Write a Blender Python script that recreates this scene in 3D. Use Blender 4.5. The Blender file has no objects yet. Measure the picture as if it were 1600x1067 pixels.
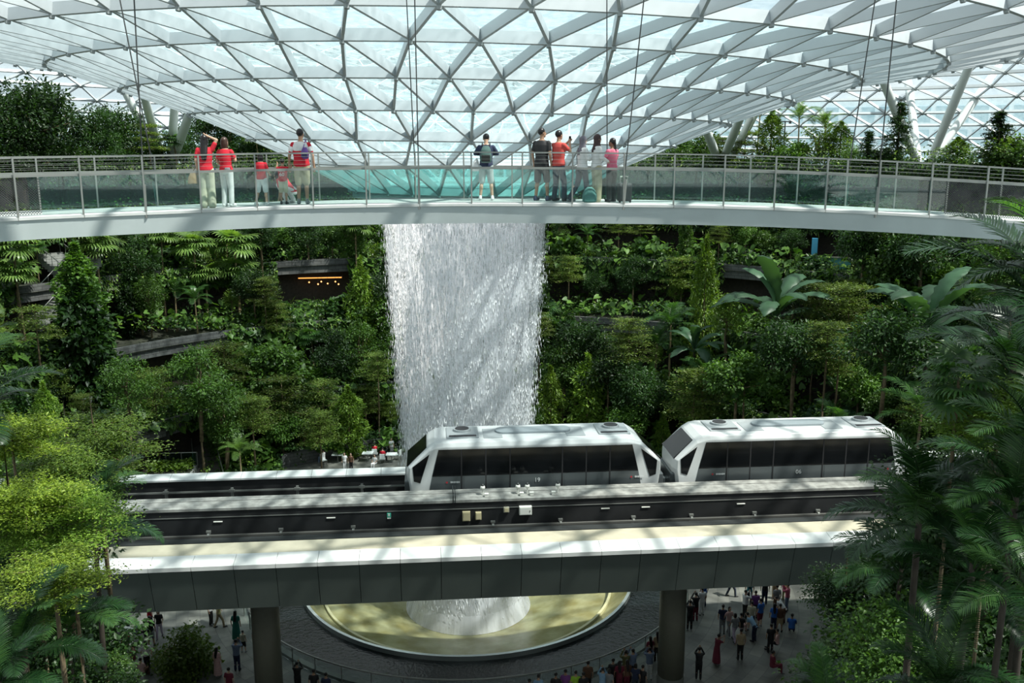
import bpy, bmesh, math, random
import numpy as np
from mathutils import Vector, Matrix, noise as mnoise
random.seed(7); np.random.seed(7)
sc = bpy.context.scene
# ---------------------------------------------------------------- camera, world, sun, exposure
F = 1450.0; CZ = 26.0; PITCH = math.atan(298.5 / F)
_c, _s = math.cos(PITCH), math.sin(PITCH)
cam_data = bpy.data.cameras.new('camera'); cam = bpy.data.objects.new('camera', cam_data)
sc.collection.objects.link(cam); sc.camera = cam
cam_data.sensor_width = 36.0; cam_data.lens = F / 1600 * 36.0
cam_data.clip_start = 0.2; cam_data.clip_end = 2000
cam.location = (0, 0, CZ); cam.rotation_euler = (math.pi / 2 - PITCH, 0, 0)
sc.view_settings.view_transform = 'Standard'; sc.view_settings.look = 'None'
sc.view_settings.exposure = 0.0; sc.view_settings.gamma = 1.0
sc.view_settings.use_curve_mapping = False
world = bpy.data.worlds.new('sky'); sc.world = world; world.use_nodes = True
wn = world.node_tree.nodes; wl = world.node_tree.links; wn.clear()
w_out = wn.new('ShaderNodeOutputWorld'); w_bg = wn.new('ShaderNodeBackground')
w_tc = wn.new('ShaderNodeTexCoord'); w_nz = wn.new('ShaderNodeTexNoise'); w_cr = wn.new('ShaderNodeValToRGB')
w_nz.inputs['Scale'].default_value = 2.2; w_nz.inputs['Detail'].default_value = 5
w_cr.color_ramp.elements[0].position = 0.42; w_cr.color_ramp.elements[0].color = (0.64, 0.82, 0.90, 1)
w_cr.color_ramp.elements[1].position = 0.62; w_cr.color_ramp.elements[1].color = (0.97, 0.99, 0.98, 1)
w_bg.inputs['Strength'].default_value = 0.95
wl.new(w_tc.outputs['Generated'], w_nz.inputs['Vector']); wl.new(w_nz.outputs['Fac'], w_cr.inputs['Fac'])
wl.new(w_cr.outputs['Color'], w_bg.inputs['Color']); wl.new(w_bg.outputs[0], w_out.inputs['Surface'])
SUN_FROM = Vector((0.47, -0.21, 0.86)).normalized()
sd = bpy.data.lights.new('sun', 'SUN'); sd.energy = 8.8; sd.angle = 0.022; sd.color = (1.0, 0.95, 0.86)
sun = bpy.data.objects.new('sun', sd); sc.collection.objects.link(sun)
sun.rotation_euler = SUN_FROM.to_track_quat('Z', 'Y').to_euler(); sun.location = (40, -20, 90)

# ---------------------------------------------------------------- helpers
PI = math.pi
def at(px, py, Y):
    a = (px - 800) / F; b = (533.5 - py) / F
    d = Vector((a, _c + b * _s, -_s + b * _c)); return Vector((0, 0, CZ)) + d * (Y / d.y)
def atz(px, py, Z):
    a = (px - 800) / F; b = (533.5 - py) / F
    d = Vector((a, _c + b * _s, -_s + b * _c)); return Vector((0, 0, CZ)) + d * ((Z - CZ) / d.z)
def proj(P):
    X, Y, Z = P[0], P[1], P[2] - CZ
    d = Y * _c - Z * _s; u = Y * _s + Z * _c
    if d < 0.1: return (-9999, -9999, d)
    return 800 + F * X / d, 533.5 - F * u / d, d
AX, AY = -2.75, 54.0            # axis of the oculus, waterfall and bowl
def pol(r, phi, z):              # phi = 0 points from the axis towards the camera
    return Vector((AX + r * math.sin(phi), AY - r * math.cos(phi), z))

def mat(name, color, rough=0.6, metal=0.0, var=0.0, scale=4.0, bump=0.0, spec=0.5, color2=None, stretch=None):
    m = bpy.data.materials.new(name); m.use_nodes = True; nt = m.node_tree; b = nt.nodes['Principled BSDF']
    b.inputs['Base Color'].default_value = (*color, 1); b.inputs['Roughness'].default_value = rough
    b.inputs['Metallic'].default_value = metal; b.inputs['Specular IOR Level'].default_value = spec
    if var or bump or color2:
        tc = nt.nodes.new('ShaderNodeTexCoord'); nz = nt.nodes.new('ShaderNodeTexNoise')
        nz.inputs['Scale'].default_value = scale; nz.inputs['Detail'].default_value = 6
        mp = nt.nodes.new('ShaderNodeMapping'); nt.links.new(tc.outputs['Object'], mp.inputs[0])
        if stretch: mp.inputs['Scale'].default_value = stretch
        nt.links.new(mp.outputs[0], nz.inputs['Vector'])
        if var or color2:
            cr = nt.nodes.new('ShaderNodeValToRGB'); c2 = color2 or tuple(min(1, c * (1 + var)) for c in color)
            c1 = color if color2 else tuple(c * (1 - var) for c in color)
            cr.color_ramp.elements[0].position = 0.35; cr.color_ramp.elements[1].position = 0.68
            cr.color_ramp.elements[0].color = (*c1, 1); cr.color_ramp.elements[1].color = (*c2, 1)
            nt.links.new(nz.outputs['Fac'], cr.inputs['Fac']); nt.links.new(cr.outputs['Color'], b.inputs['Base Color'])
        if bump:
            bp = nt.nodes.new('ShaderNodeBump'); bp.inputs['Strength'].default_value = bump
            nt.links.new(nz.outputs['Fac'], bp.inputs['Height']); nt.links.new(bp.outputs[0], b.inputs['Normal'])
    return m
def brick_mat(name, c1, c2, mortar, scale, bw=0.9, rh=0.3, rough=0.7, gap=0.02, spec=0.5):
    m = bpy.data.materials.new(name); m.use_nodes = True; nt = m.node_tree; b = nt.nodes['Principled BSDF']
    uv = nt.nodes.new('ShaderNodeUVMap'); br = nt.nodes.new('ShaderNodeTexBrick'); nz = nt.nodes.new('ShaderNodeTexNoise')
    br.inputs['Color1'].default_value = (*c1, 1); br.inputs['Color2'].default_value = (*c2, 1)
    br.inputs['Mortar'].default_value = (*mortar, 1); br.inputs['Scale'].default_value = scale
    br.inputs['Brick Width'].default_value = bw; br.inputs['Row Height'].default_value = rh
    br.inputs['Mortar Size'].default_value = gap; nz.inputs['Scale'].default_value = 0.8; nz.inputs['Detail'].default_value = 5
    mx = nt.nodes.new('ShaderNodeMix'); mx.data_type = 'RGBA'; mx.blend_type = 'MULTIPLY'; mx.inputs[0].default_value = 0.6
    cr = nt.nodes.new('ShaderNodeValToRGB'); cr.color_ramp.elements[0].position = 0.35; cr.color_ramp.elements[0].color = (.35, .35, .35, 1)
    cr.color_ramp.elements[1].position = 0.62
    nt.links.new(uv.outputs[0], br.inputs['Vector']); nt.links.new(uv.outputs[0], nz.inputs['Vector'])
    nt.links.new(nz.outputs['Fac'], cr.inputs[0]); nt.links.new(br.outputs['Color'], mx.inputs[6]); nt.links.new(cr.outputs[0], mx.inputs[7])
    nt.links.new(mx.outputs[2], b.inputs['Base Color']); b.inputs['Roughness'].default_value = rough
    b.inputs['Specular IOR Level'].default_value = spec
    return m
def glass_mat(name, tint, trans, gloss, diff, dcol, rough=0.05, wet=0.0):
    m = bpy.data.materials.new(name); m.use_nodes = True; nt = m.node_tree; n = nt.nodes; n.clear(); L = nt.links
    o = n.new('ShaderNodeOutputMaterial'); t = n.new('ShaderNodeBsdfTransparent'); g = n.new('ShaderNodeBsdfGlossy')
    d = n.new('ShaderNodeBsdfTranslucent'); d2 = n.new('ShaderNodeBsdfDiffuse'); a1 = n.new('ShaderNodeMixShader'); a2 = n.new('ShaderNodeMixShader'); a3 = n.new('ShaderNodeMixShader')
    t.inputs[0].default_value = (*tint, 1); g.inputs['Roughness'].default_value = rough; g.inputs['Color'].default_value = (1, 1, 1, 1)
    d.inputs[0].default_value = (*dcol, 1); d2.inputs[0].default_value = (*dcol, 1); a3.inputs[0].default_value = 0.4
    L.new(d.outputs[0], a3.inputs[1]); L.new(d2.outputs[0], a3.inputs[2])
    a1.inputs[0].default_value = gloss / (trans + gloss); a2.inputs[0].default_value = diff
    L.new(t.outputs[0], a1.inputs[1]); L.new(g.outputs[0], a1.inputs[2]); L.new(a1.outputs[0], a2.inputs[1]); L.new(a3.outputs[0], a2.inputs[2])
    L.new(a2.outputs[0], o.inputs[0])
    if wet:
        tc = n.new('ShaderNodeTexCoord'); nz = n.new('ShaderNodeTexNoise'); nz.inputs['Scale'].default_value = 3.0; nz.inputs['Detail'].default_value = 7
        mr = n.new('ShaderNodeMapRange'); mr.inputs['From Min'].default_value = 0.35; mr.inputs['From Max'].default_value = 0.7
        mr.inputs['To Min'].default_value = diff; mr.inputs['To Max'].default_value = diff + wet
        L.new(tc.outputs['Object'], nz.inputs['Vector']); L.new(nz.outputs['Fac'], mr.inputs[0]); L.new(mr.outputs[0], a2.inputs[0])
    return m

def setmeta(o, label=None, cat=None, group=None, kind=None):
    if label: o['label'] = label
    if cat: o['category'] = cat
    if group: o['group'] = group
    if kind: o['kind'] = kind
    return o
def link(name, data, parent=None, **k):
    o = bpy.data.objects.new(name, data); sc.collection.objects.link(o)
    if parent: o.parent = parent
    return setmeta(o, **k)
def empty(name, loc=(0, 0, 0), rz=0, **k):
    o = link(name, None, **k); o.location = loc; o.rotation_euler = (0, 0, rz); o.empty_display_size = 0.3; return o

class MB:
    """collects shapes; build() links them as one mesh object"""
    def __init__(s): s.v = []; s.f = []; s.uv = []; s.smooth = False
    def add(s, vs, fs, uvs=None):
        b = len(s.v); s.v.extend([tuple(v) for v in vs]); s.f.extend([tuple(i + b for i in f) for f in fs])
        if uvs: s.uv.extend(uvs)
        return s
    def box(s, c, size, M=None, taper=1.0):
        x, y, z = size[0] / 2, size[1] / 2, size[2] / 2; c = Vector(c)
        vs = [Vector((sx * x * (taper if sz > 0 else 1), sy * y * (taper if sz > 0 else 1), sz * z)) for sx in (-1, 1) for sy in (-1, 1) for sz in (-1, 1)]
        if M is not None: vs = [M @ v for v in vs]
        s.add([v + c for v in vs], [(0, 1, 3, 2), (4, 6, 7, 5), (0, 4, 5, 1), (2, 3, 7, 6), (0, 2, 6, 4), (1, 5, 7, 3)]); return s
    def beam(s, P, Q, n, w, d, up=0.0):
        t = (Q - P); t.normalize(); side = t.cross(n).normalized() * (w / 2); n = n.normalized()
        vs = []
        for A in (P, Q):
            for sg in (-1, 1):
                vs.append(A + side * sg + n * up); vs.append(A + side * sg - n * d)
        s.add(vs, [(0, 1, 3, 2), (4, 6, 7, 5), (0, 4, 5, 1), (2, 3, 7, 6), (0, 2, 6, 4), (1, 5, 7, 3)]); return s
    def tube(s, pts, radii, n=8, cap=True):
        pts = [Vector(p) for p in pts]
        if not hasattr(radii, '__len__'): radii = [radii] * len(pts)
        vs = []; fs = []; ref = None
        for i, p in enumerate(pts):
            t = (pts[min(i + 1, len(pts) - 1)] - pts[max(i - 1, 0)]).normalized()
            if ref is None: ref = Vector((0, 0, 1)) if abs(t.z) < 0.9 else Vector((1, 0, 0))
            a = t.cross(ref).normalized(); b = t.cross(a).normalized(); ref = -b if False else ref
            for k in range(n):
                an = 2 * PI * k / n; vs.append(p + (a * math.cos(an) + b * math.sin(an)) * radii[i])
        for i in range(len(pts) - 1):
            for k in range(n):
                k2 = (k + 1) % n; fs.append((i * n + k, i * n + k2, (i + 1) * n + k2, (i + 1) * n + k))
        if cap:
            fs.append(tuple(range(n - 1, -1, -1))); fs.append(tuple(range((len(pts) - 1) * n, len(pts) * n)))
        s.add(vs, fs); return s
    def prism(s, poly, axis_fn, d0, d1):
        """poly in 2-D, axis_fn(a, b, d) -> point"""
        n = len(poly); vs = [axis_fn(a, b, d0) for a, b in poly] + [axis_fn(a, b, d1) for a, b in poly]
        fs = [tuple(range(n)), tuple(range(2 * n - 1, n - 1, -1))] + [(i, i + n, (i + 1) % n + n, (i + 1) % n) for i in range(n)]
        s.add(vs, fs); return s
    def sphere(s, c, r, seg=12, rings=8):
        c = Vector(c); rr = r if hasattr(r, '__len__') else (r, r, r); vs = [c + Vector((0, 0, rr[2]))]; fs = []
        for i in range(1, rings):
            th = PI * i / rings
            for k in range(seg):
                ph = 2 * PI * k / seg; vs.append(c + Vector((rr[0] * math.sin(th) * math.cos(ph), rr[1] * math.sin(th) * math.sin(ph), rr[2] * math.cos(th))))
        vs.append(c - Vector((0, 0, rr[2]))); e = len(vs) - 1
        for k in range(seg):
            k2 = (k + 1) % seg; fs.append((0, 1 + k, 1 + k2)); fs.append((e, e - seg + k2, e - seg + k))
            for i in range(rings - 2): fs.append((1 + i * seg + k, 1 + (i + 1) * seg + k, 1 + (i + 1) * seg + k2, 1 + i * seg + k2))
        s.add(vs, fs); return s
    def mesh(s, name, m=None, smooth=False):
        me = bpy.data.meshes.new(name); me.from_pydata(s.v, [], s.f)
        if s.uv and len(s.uv) == sum(len(f) for f in s.f):
            l = me.uv_layers.new(name='UVMap'); l.data.foreach_set('uv', [c for u in s.uv for c in u])
        if m: me.materials.append(m)
        if smooth: me.polygons.foreach_set('use_smooth', [True] * len(me.polygons))
        me.update(); return me
    def build(s, name, m=None, parent=None, smooth=False, bevel=0, fix=True, **k):
        me = s.mesh(name, m, smooth)
        if fix:
            bm = bmesh.new(); bm.from_mesh(me); bmesh.ops.recalc_face_normals(bm, faces=bm.faces); bm.to_mesh(me); bm.free()
        o = link(name, me, parent, **k)
        if bevel:
            b = o.modifiers.new('bevel', 'BEVEL'); b.width = bevel; b.segments = 2; b.limit_method = 'ANGLE'
        return o
def npmesh(name, V, Fc, m=None, smooth=False):
    """fast mesh of uniform triangles or quads from arrays"""
    me = bpy.data.meshes.new(name); k = Fc.shape[1]; V = np.asarray(V, dtype=np.float32)
    me.vertices.add(len(V)); me.vertices.foreach_set('co', V.ravel())
    me.loops.add(Fc.size); me.loops.foreach_set('vertex_index', Fc.astype(np.int32).ravel())
    me.polygons.add(len(Fc)); me.polygons.foreach_set('loop_start', np.arange(0, Fc.size, k, dtype=np.int32))
    try: me.polygons.foreach_set('loop_total', np.full(len(Fc), k, dtype=np.int32))
    except Exception: pass
    if smooth: me.polygons.foreach_set('use_smooth', np.ones(len(Fc), dtype=bool))
    if m: me.materials.append(m)
    me.update(calc_edges=True); me.validate(); return me
def text_mesh(name, txt, size, m, M, parent=None, depth=0.004, **k):
    cu = bpy.data.curves.new(name, 'FONT'); cu.body = txt; cu.size = size; cu.extrude = depth; cu.align_x = 'CENTER'; cu.align_y = 'CENTER'
    o = bpy.data.objects.new('tmp', cu); sc.collection.objects.link(o)
    dg = bpy.context.evaluated_depsgraph_get(); me = bpy.data.meshes.new_from_object(o.evaluated_get(dg)); bpy.data.objects.remove(o)
    me.name = name; me.transform(M); me.materials.clear(); me.materials.append(m)
    return link(name, me, parent, **k)

# ---------------------------------------------------------------- materials
M = dict(
 beam=mat('white_steel', (0.50, 0.54, 0.56), 0.4),
 rim=mat('grey_steel', (0.30, 0.33, 0.33), 0.5),
 roofglass=glass_mat('roof_glass', (0.93, 0.985, 1.0), .96, .04, 0.05, (0.80, 0.93, 0.98), wet=0.16),
 wethazeglass=glass_mat('wet_hazy_roof_glass', (0.86, 0.96, 1.0), .96, .04, 0.20, (0.66, 0.86, 0.90), wet=0.32),  # splash-wet panes, with the whitening glare of the sky mixed in as well
 railclear=glass_mat('clear_green_glass', (0.86, 0.93, 0.92), .96, .04, 0.008, (0.3, 0.45, 0.45), rough=0.02),
 railglass=glass_mat('green_glass', (0.50, 0.76, 0.73), .955, .045, 0.018, (0.22, 0.40, 0.38), rough=0.02),
 strut=mat('strut_paint', (0.66, 0.71, 0.70), 0.45),
 steel=mat('stainless_steel', (0.30, 0.31, 0.29), 0.4, 0.6),
 darksteel=mat('dark_steel', (0.06, 0.065, 0.065), 0.5, 0.5),
 bridge=mat('bridge_paint', (0.50, 0.56, 0.56), 0.6, var=0.05, scale=1.2),
 deck=mat('deck_stone', (0.42, 0.45, 0.44), 0.7, var=0.1, scale=3),
 coping=mat('coping_metal', (0.56, 0.58, 0.57), 0.45, var=0.05, scale=2),
 cream=mat('cream_concrete', (0.42, 0.385, 0.29), 0.8, var=0.10, scale=1.5, bump=0.1),
 panel=mat('fascia_panel', (0.085, 0.105, 0.095), 0.5, var=0.06, scale=0.6),
 black=mat('black_wall', (0.012, 0.013, 0.014), 0.6, var=0.3, scale=1),
 bed=mat('track_bed', (0.03, 0.03, 0.028), 0.9, var=0.5, scale=2),
 midtop=mat('mid_coping', (0.27, 0.27, 0.25), 0.7, var=0.3, scale=3, bump=0.2),
 column=mat('column_paint', (0.12, 0.125, 0.10), 0.5, var=0.05),
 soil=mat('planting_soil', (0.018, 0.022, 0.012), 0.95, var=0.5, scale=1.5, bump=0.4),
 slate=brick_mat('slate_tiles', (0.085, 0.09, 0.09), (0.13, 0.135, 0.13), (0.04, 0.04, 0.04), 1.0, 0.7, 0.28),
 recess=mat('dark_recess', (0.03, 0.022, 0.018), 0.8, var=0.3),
 plaza=brick_mat('plaza_stone', (0.12, 0.125, 0.115), (0.20, 0.20, 0.175), (0.09, 0.09, 0.085), 1.0, 1.3, 0.65, 0.55, 0.012),
)
# ================================================================ THE SETTING
# ---- roof: a torus of glass whose inner funnel dips to the oculus
PHI0 = 0.079
prof = [(6.3, -1.9, 28, 0), (9.0, -.43, 28, 1), (11.7, .78, 28, 0), (14.6, 1.98, 56, 0), (17.8, 3.05, 56, 1), (21.0, 4.04, 56, 0),
        (24.7, 4.66, 56, 1), (28.5, 5.4, 56, 0), (32.5, 6.3, 56, 1), (36.5, 7.4, 56, 0)]
ctl = [(36.5, 7.4), (40, 8.4), (50, 10.6), (58, 11.3), (64, 10.8), (69, 9.2), (73, 6.6), (76, 3.2), (78, -.5), (79.3, -4.5), (79.8, -8)]
for i, r in enumerate([39.5, 42.3, 45, 47.7, 50.3, 53, 55.6, 58.2, 60.7, 63.1, 65.4, 67.5, 69.5, 71.3, 72.9, 74.3, 75.5, 76.5, 77.3, 78.0, 78.6, 79.1, 79.5]):
    prof.append((r, float(np.interp(r, [c[0] for c in ctl], [c[1] for c in ctl])), 112, i % 2))
def roof_pt(i, j):
    r, z, N, off = prof[i]; ph = PHI0 + (j + 0.5 * off) * 2 * PI / N
    p = pol(r, ph, CZ + z); p.z -= (p.x - AX) * 0.016; return p
def roof_nrm(i, j):
    a = prof[max(i - 1, 0)]; b = prof[min(i + 1, len(prof) - 1)]; s = Vector((b[0] - a[0], b[1] - a[1])).normalized()
    r, z, N, off = prof[i]; ph = PHI0 + (j + 0.5 * off) * 2 * PI / N
    nr, nz = -s.y, s.x; return Vector((nr * math.sin(ph), -nr * math.cos(ph), nz))
gl_v = []; gl_f = []; base = []; gl_ring = []
for i, (r, z, N, off) in enumerate(prof):
    base.append(len(gl_v)); gl_v += [roof_pt(i, j) for j in range(N)]
diag = MB(); ringb = MB(); pad = MB()
def bsize(i):
    return (0.13, 0.44) if i < 9 else (0.14, 0.36)
for i, (r, z, N, off) in enumerate(prof):
    w, d = bsize(i)
    for j in range(N):
        ringb.beam(roof_pt(i, j), roof_pt(i, (j + 1) % N), roof_nrm(i, j), w, d)
        nn = roof_nrm(i, j); p = roof_pt(i, j) - nn * (d + 0.02)
        if i < 9: pad.tube([p + nn * 0.1, p - nn * 0.08], [0.11, 0.09], 6)
        else: pad.tube([p + nn * 0.2, p - nn * 0.05], [0.21, 0.18], 6)
        if i + 1 < len(prof):
            N2, off2 = prof[i + 1][2], prof[i + 1][3]
            if N2 == N:
                ks = (j - 1, j) if off == 0 and off2 == 1 else (j, j + 1) if off == 1 and off2 == 0 else (j, j + 1)
            else: ks = (2 * j - 1, 2 * j, 2 * j + 1) if off == 0 else (2 * j, 2 * j + 1, 2 * j + 2)
            for k in ks: diag.beam(roof_pt(i, j), roof_pt(i + 1, k % N2), (roof_nrm(i, j) + roof_nrm(i + 1, k % N2)) / 2, w * 0.85, d * 0.9)
            A = base[i] + j; A2 = base[i] + (j + 1) % N
            B = [base[i + 1] + k % N2 for k in ks]
            for q in range(len(B) - 1): gl_f.append((A, B[q + 1], B[q]))
            gl_f.append((A, A2, B[-1]))
            gl_ring += [i] * len(B)
g = MB(); g.add(gl_v, gl_f); ceiling = g.build('ceiling', M['roofglass'], kind='structure')
ceiling.data.materials.append(M['wethazeglass'])
for pl, ring in zip(ceiling.data.polygons, gl_ring):
    if ring < 6: pl.material_index = 1
ringb.build('ring_beam', M['beam'], ceiling); diag.build('diagonal_beam', M['beam'], ceiling); pad.build('beam_node', M['rim'], ceiling)
# oculus rim: a steel ring under the lowest beams
rm = MB(); seg = 56
for j in range(seg):
    a0, a1 = 2 * PI * j / seg, 2 * PI * (j + 1) / seg
    q = [(6.35, 24.25), (6.35, 23.45), (5.2, 23.25), (4.7, 23.6), (4.7, 24.1), (6.0, 24.35)]
    for k in range(len(q)):
        (r0, z0), (r1, z1) = q[k], q[(k + 1) % len(q)]
        rm.add([pol(r0, a0, z0), pol(r0, a1, z0), pol(r1, a1, z1), pol(r1, a0, z1)], [(0, 1, 2, 3)])
rm.build('oculus_rim', M['beam'], ceiling, smooth=False)

# ---- terraces of the valley, rings about the same axis
def ring_face(mb, r0, z0, r1, z1, a0, a1, n):
    for j in range(n):
        p0 = a0 + (a1 - a0) * j / n; p1 = a0 + (a1 - a0) * (j + 1) / n
        L0 = p0 * max(r0, r1); L1 = p1 * max(r0, r1); h = math.hypot(r1 - r0, z1 - z0)
        mb.add([pol(r0, p0, z0), pol(r0, p1, z0), pol(r1, p1, z1), pol(r1, p0, z1)], [(0, 1, 2, 3)], [(L0, 0), (L1, 0), (L1, h), (L0, h)])
TIERS = [(28.5, 5.0), (34, 10.0), (40, 15.0), (45, 19.5), (52, 24.0)]     # radius and level of each terrace edge
soil = MB(); riser = MB(); par = MB()
prev = 0.0
for k, (r, z) in enumerate(TIERS):
    cut = 0.0 if k < 2 else 0.80
    a0, a1 = cut, 2 * PI - cut
    ring_face(riser, r + 1.6, prev, r + 1.6, z, a0, a1, 120)
    rn = TIERS[k + 1][0] + 1.6 if k + 1 < len(TIERS) else 84
    ring_face(soil, r - 0.2, z, rn, z, a0, a1, 120)
    if k == 1: ring_face(soil, 41.6, 10.0, 60, 10.0, -0.8, 0.8, 40)
    aa0, aa1 = (0.55, 2 * PI - 0.55) if k < 2 else (a0, a1)
    for (ra, za, rb, zb) in ((r, z - 0.75, r, z + 0.55), (r, z + 0.55, r + 0.3, z + 0.55), (r + 0.3, z + 0.55, r + 0.3, z), (r, z - 0.75, r + 1.6, z - 0.75)):
        ring_face(par, ra, za, rb, zb, aa0, aa1, 140)
    prev = z
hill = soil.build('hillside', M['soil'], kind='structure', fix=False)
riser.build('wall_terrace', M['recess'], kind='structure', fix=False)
par.build('wall_parapet', M['slate'], kind='structure', fix=False)
fl = MB()
ring_face(fl, 19.2, 0, 33.0, 0, 0, 2 * PI, 120)
ring_face(fl, 33.0, 0, 60.0, 0, -0.8, 0.8, 40)
fl.build('floor', M['plaza'], kind='structure', fix=False)
# outside ground
og = MB(); ring_face(og, 80, 17.9, 900, 17.9, 0, 2 * PI, 64)
og.build('outside_ground', mat('outside_paving', (0.45, 0.46, 0.44), 0.9), kind='structure', fix=False)
# gallery ledge under the viewpoint
lg = MB(); lg.box((0, -3.2, 23.9), (24, 5.2, 0.6)); lg.box((0, -0.75, 17.0), (24, 0.4, 14.2)); lg.build('wall_gallery', M['bridge'], kind='structure')

# ---- pool, bowl, fence
def water_mat():
    m = mat('pool_water', (0.006, 0.009, 0.010), 0.16, spec=0.35); nt = m.node_tree; b = nt.nodes['Principled BSDF']
    tc = nt.nodes.new('ShaderNodeTexCoord'); nz = nt.nodes.new('ShaderNodeTexNoise'); nz.inputs['Scale'].default_value = 5; nz.inputs['Detail'].default_value = 4
    bp = nt.nodes.new('ShaderNodeBump'); bp.inputs['Strength'].default_value = 0.35; bp.inputs['Distance'].default_value = 0.12
    nt.links.new(tc.outputs['Object'], nz.inputs[0]); nt.links.new(nz.outputs['Fac'], bp.inputs['Height']); nt.links.new(bp.outputs[0], b.inputs['Normal']); return m
pw = MB(); ring_face(pw, 10.2, 0.06, 13.6, 0.05, 0, 2 * PI, 96)
RP = 13.0
pw = MB(); ring_face(pw, 10.2, 0.08, RP, 0.08, 0, 2 * PI, 96)
pw.build('pool_water', water_mat(), kind='stuff', label='dark rippling pool water around the sunken bowl', cat='pool')
fl2 = MB(); ring_face(fl2, RP, 0.18, RP, 0, 0, 2 * PI, 96); ring_face(fl2, RP, 0.18, RP + 0.35, 0.18, 0, 2 * PI, 96); ring_face(fl2, RP + .35, 0.18, RP + .35, 0.0, 0, 2 * PI, 96)
ring_face(fl2, RP + .35, 0.0, 19.2, 0.0, 0, 2 * PI, 120)
fl2.build('pool_deck', M['plaza'], kind='structure', fix=False)
bowl = empty('waterfall_bowl', (AX, AY, 0), label='round olive-lit funnel bowl in the dark pool catching the waterfall', cat='water feature')
def lathe(mb, prof_, n=96, a0=0, a1=2 * PI):
    for j in range(n):
        p0 = a0 + (a1 - a0) * j / n; p1 = a0 + (a1 - a0) * (j + 1) / n
        for (r0, z0), (r1, z1) in zip(prof_[:-1], prof_[1:]):
            mb.add([(r0 * math.sin(p0), -r0 * math.cos(p0), z0), (r0 * math.sin(p1), -r0 * math.cos(p1), z0), (r1 * math.sin(p1), -r1 * math.cos(p1), z1), (r1 * math.sin(p0), -r1 * math.cos(p0), z1)], [(0, 1, 2, 3)])
b1 = MB(); lathe(b1, [(10.25, -0.3), (10.25, 0.34), (10.1, 0.36), (10.05, 0.3)]); b1.build('rim', mat('rim_metal', (0.55, 0.6, 0.58), 0.25, 0.6), bowl)
b2 = MB(); lathe(b2, [(10.05, 0.3), (9.0, -0.55), (8.85, -0.75), (6.5, -1.3), (3.6, -2.1), (0.05, -2.6)])
b2.build('basin', mat('basin_water', (0.22, 0.20, 0.08), 0.25, color2=(0.34, 0.34, 0.19), scale=0.9, bump=0.25), bowl, smooth=True)
b3 = MB(); lathe(b3, [(8.95, -0.62), (8.95, -0.42), (8.8, -0.42), (8.75, -0.7)]); b3.build('inner_ring', mat('inner_ring', (0.5, 0.48, 0.28), 0.4), bowl)
fence = empty('pool_fence', (AX, AY, 0), label='low glass fence with steel rail curving around the dark pool', cat='fence')
RF = 13.6
t = MB(); pts = [(RF * math.sin(a), -RF * math.cos(a), 1.08) for a in np.linspace(-2.4, 2.4, 120)]; t.tube(pts, 0.045, 6); t.build('rail', M['steel'], fence, smooth=True)
t = MB(); lathe(t, [(RF, 0.05), (RF, 1.0)], 80, -2.4, 2.4); t.build('glass_panel', glass_mat('fence_glass', (0.8, 0.9, 0.88), .9, .1, 0.06, (.5, .6, .6)), fence)
for a in np.linspace(-2.4, 2.4, 40):
    t = MB(); t.tube([(RF * math.sin(a), -RF * math.cos(a), 0), (RF * math.sin(a), -RF * math.cos(a), 1.08)], 0.03, 6); t.build('post', M['steel'], fence)

# ---- waterfall
def curtain_mat(name, sx, sz, lo, hi, col):
    m = bpy.data.materials.new(name); m.use_nodes = True; nt = m.node_tree; n = nt.nodes; n.clear(); L = nt.links
    o = n.new('ShaderNodeOutputMaterial'); tr = n.new('ShaderNodeBsdfTransparent'); df = n.new('ShaderNodeBsdfDiffuse'); tl = n.new('ShaderNodeBsdfTranslucent')
    df.inputs[0].default_value = (*col, 1); tl.inputs[0].default_value = (*col, 1); ms = n.new('ShaderNodeMixShader'); ms.inputs[0].default_value = 0.5
    mx = n.new('ShaderNodeMixShader'); uv = n.new('ShaderNodeUVMap'); mp = n.new('ShaderNodeMapping'); mp.inputs['Scale'].default_value = (sx, sz, 1)
    nz = n.new('ShaderNodeTexNoise'); nz.inputs['Scale'].default_value = 1.0; nz.inputs['Detail'].default_value = 5; nz.inputs['Roughness'].default_value = 0.65
    mp2 = n.new('ShaderNodeMapping'); mp2.inputs['Scale'].default_value = (sx * 0.12, sz * 0.10, 1); nz2 = n.new('ShaderNodeTexNoise'); nz2.inputs['Detail'].default_value = 3
    nz2.inputs['Scale'].default_value = 1.0; ad = n.new('ShaderNodeMath'); ad.operation = 'ADD'; hf = n.new('ShaderNodeMath'); hf.operation = 'MULTIPLY'; hf.inputs[1].default_value = 0.55
    mr = n.new('ShaderNodeMapRange'); mr.inputs['From Min'].default_value = lo; mr.inputs['From Max'].default_value = hi; mr.inputs['To Max'].default_value = 0.95
    L.new(uv.outputs[0], mp.inputs[0]); L.new(mp.outputs[0], nz.inputs[0]); L.new(uv.outputs[0], mp2.inputs[0]); L.new(mp2.outputs[0], nz2.inputs[0])
    L.new(nz2.outputs['Fac'], hf.inputs[0]); L.new(nz.outputs['Fac'], ad.inputs[0]); L.new(hf.outputs[0], ad.inputs[1]); L.new(ad.outputs[0], mr.inputs[0])
    L.new(mr.outputs[0], mx.inputs[0]); L.new(tr.outputs[0], mx.inputs[1]); L.new(df.outputs[0], ms.inputs[1]); L.new(tl.outputs[0], ms.inputs[2]); L.new(ms.outputs[0], mx.inputs[2]); L.new(mx.outputs[0], o.inputs[0])
    return m
def fall_r(z): return 3.0 + (z + 2.2) / 26.0 * 1.72
wf = empty('waterfall', (AX, AY, 0), label='tall white waterfall dropping from the roof opening into the bowl', cat='waterfall')
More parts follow.
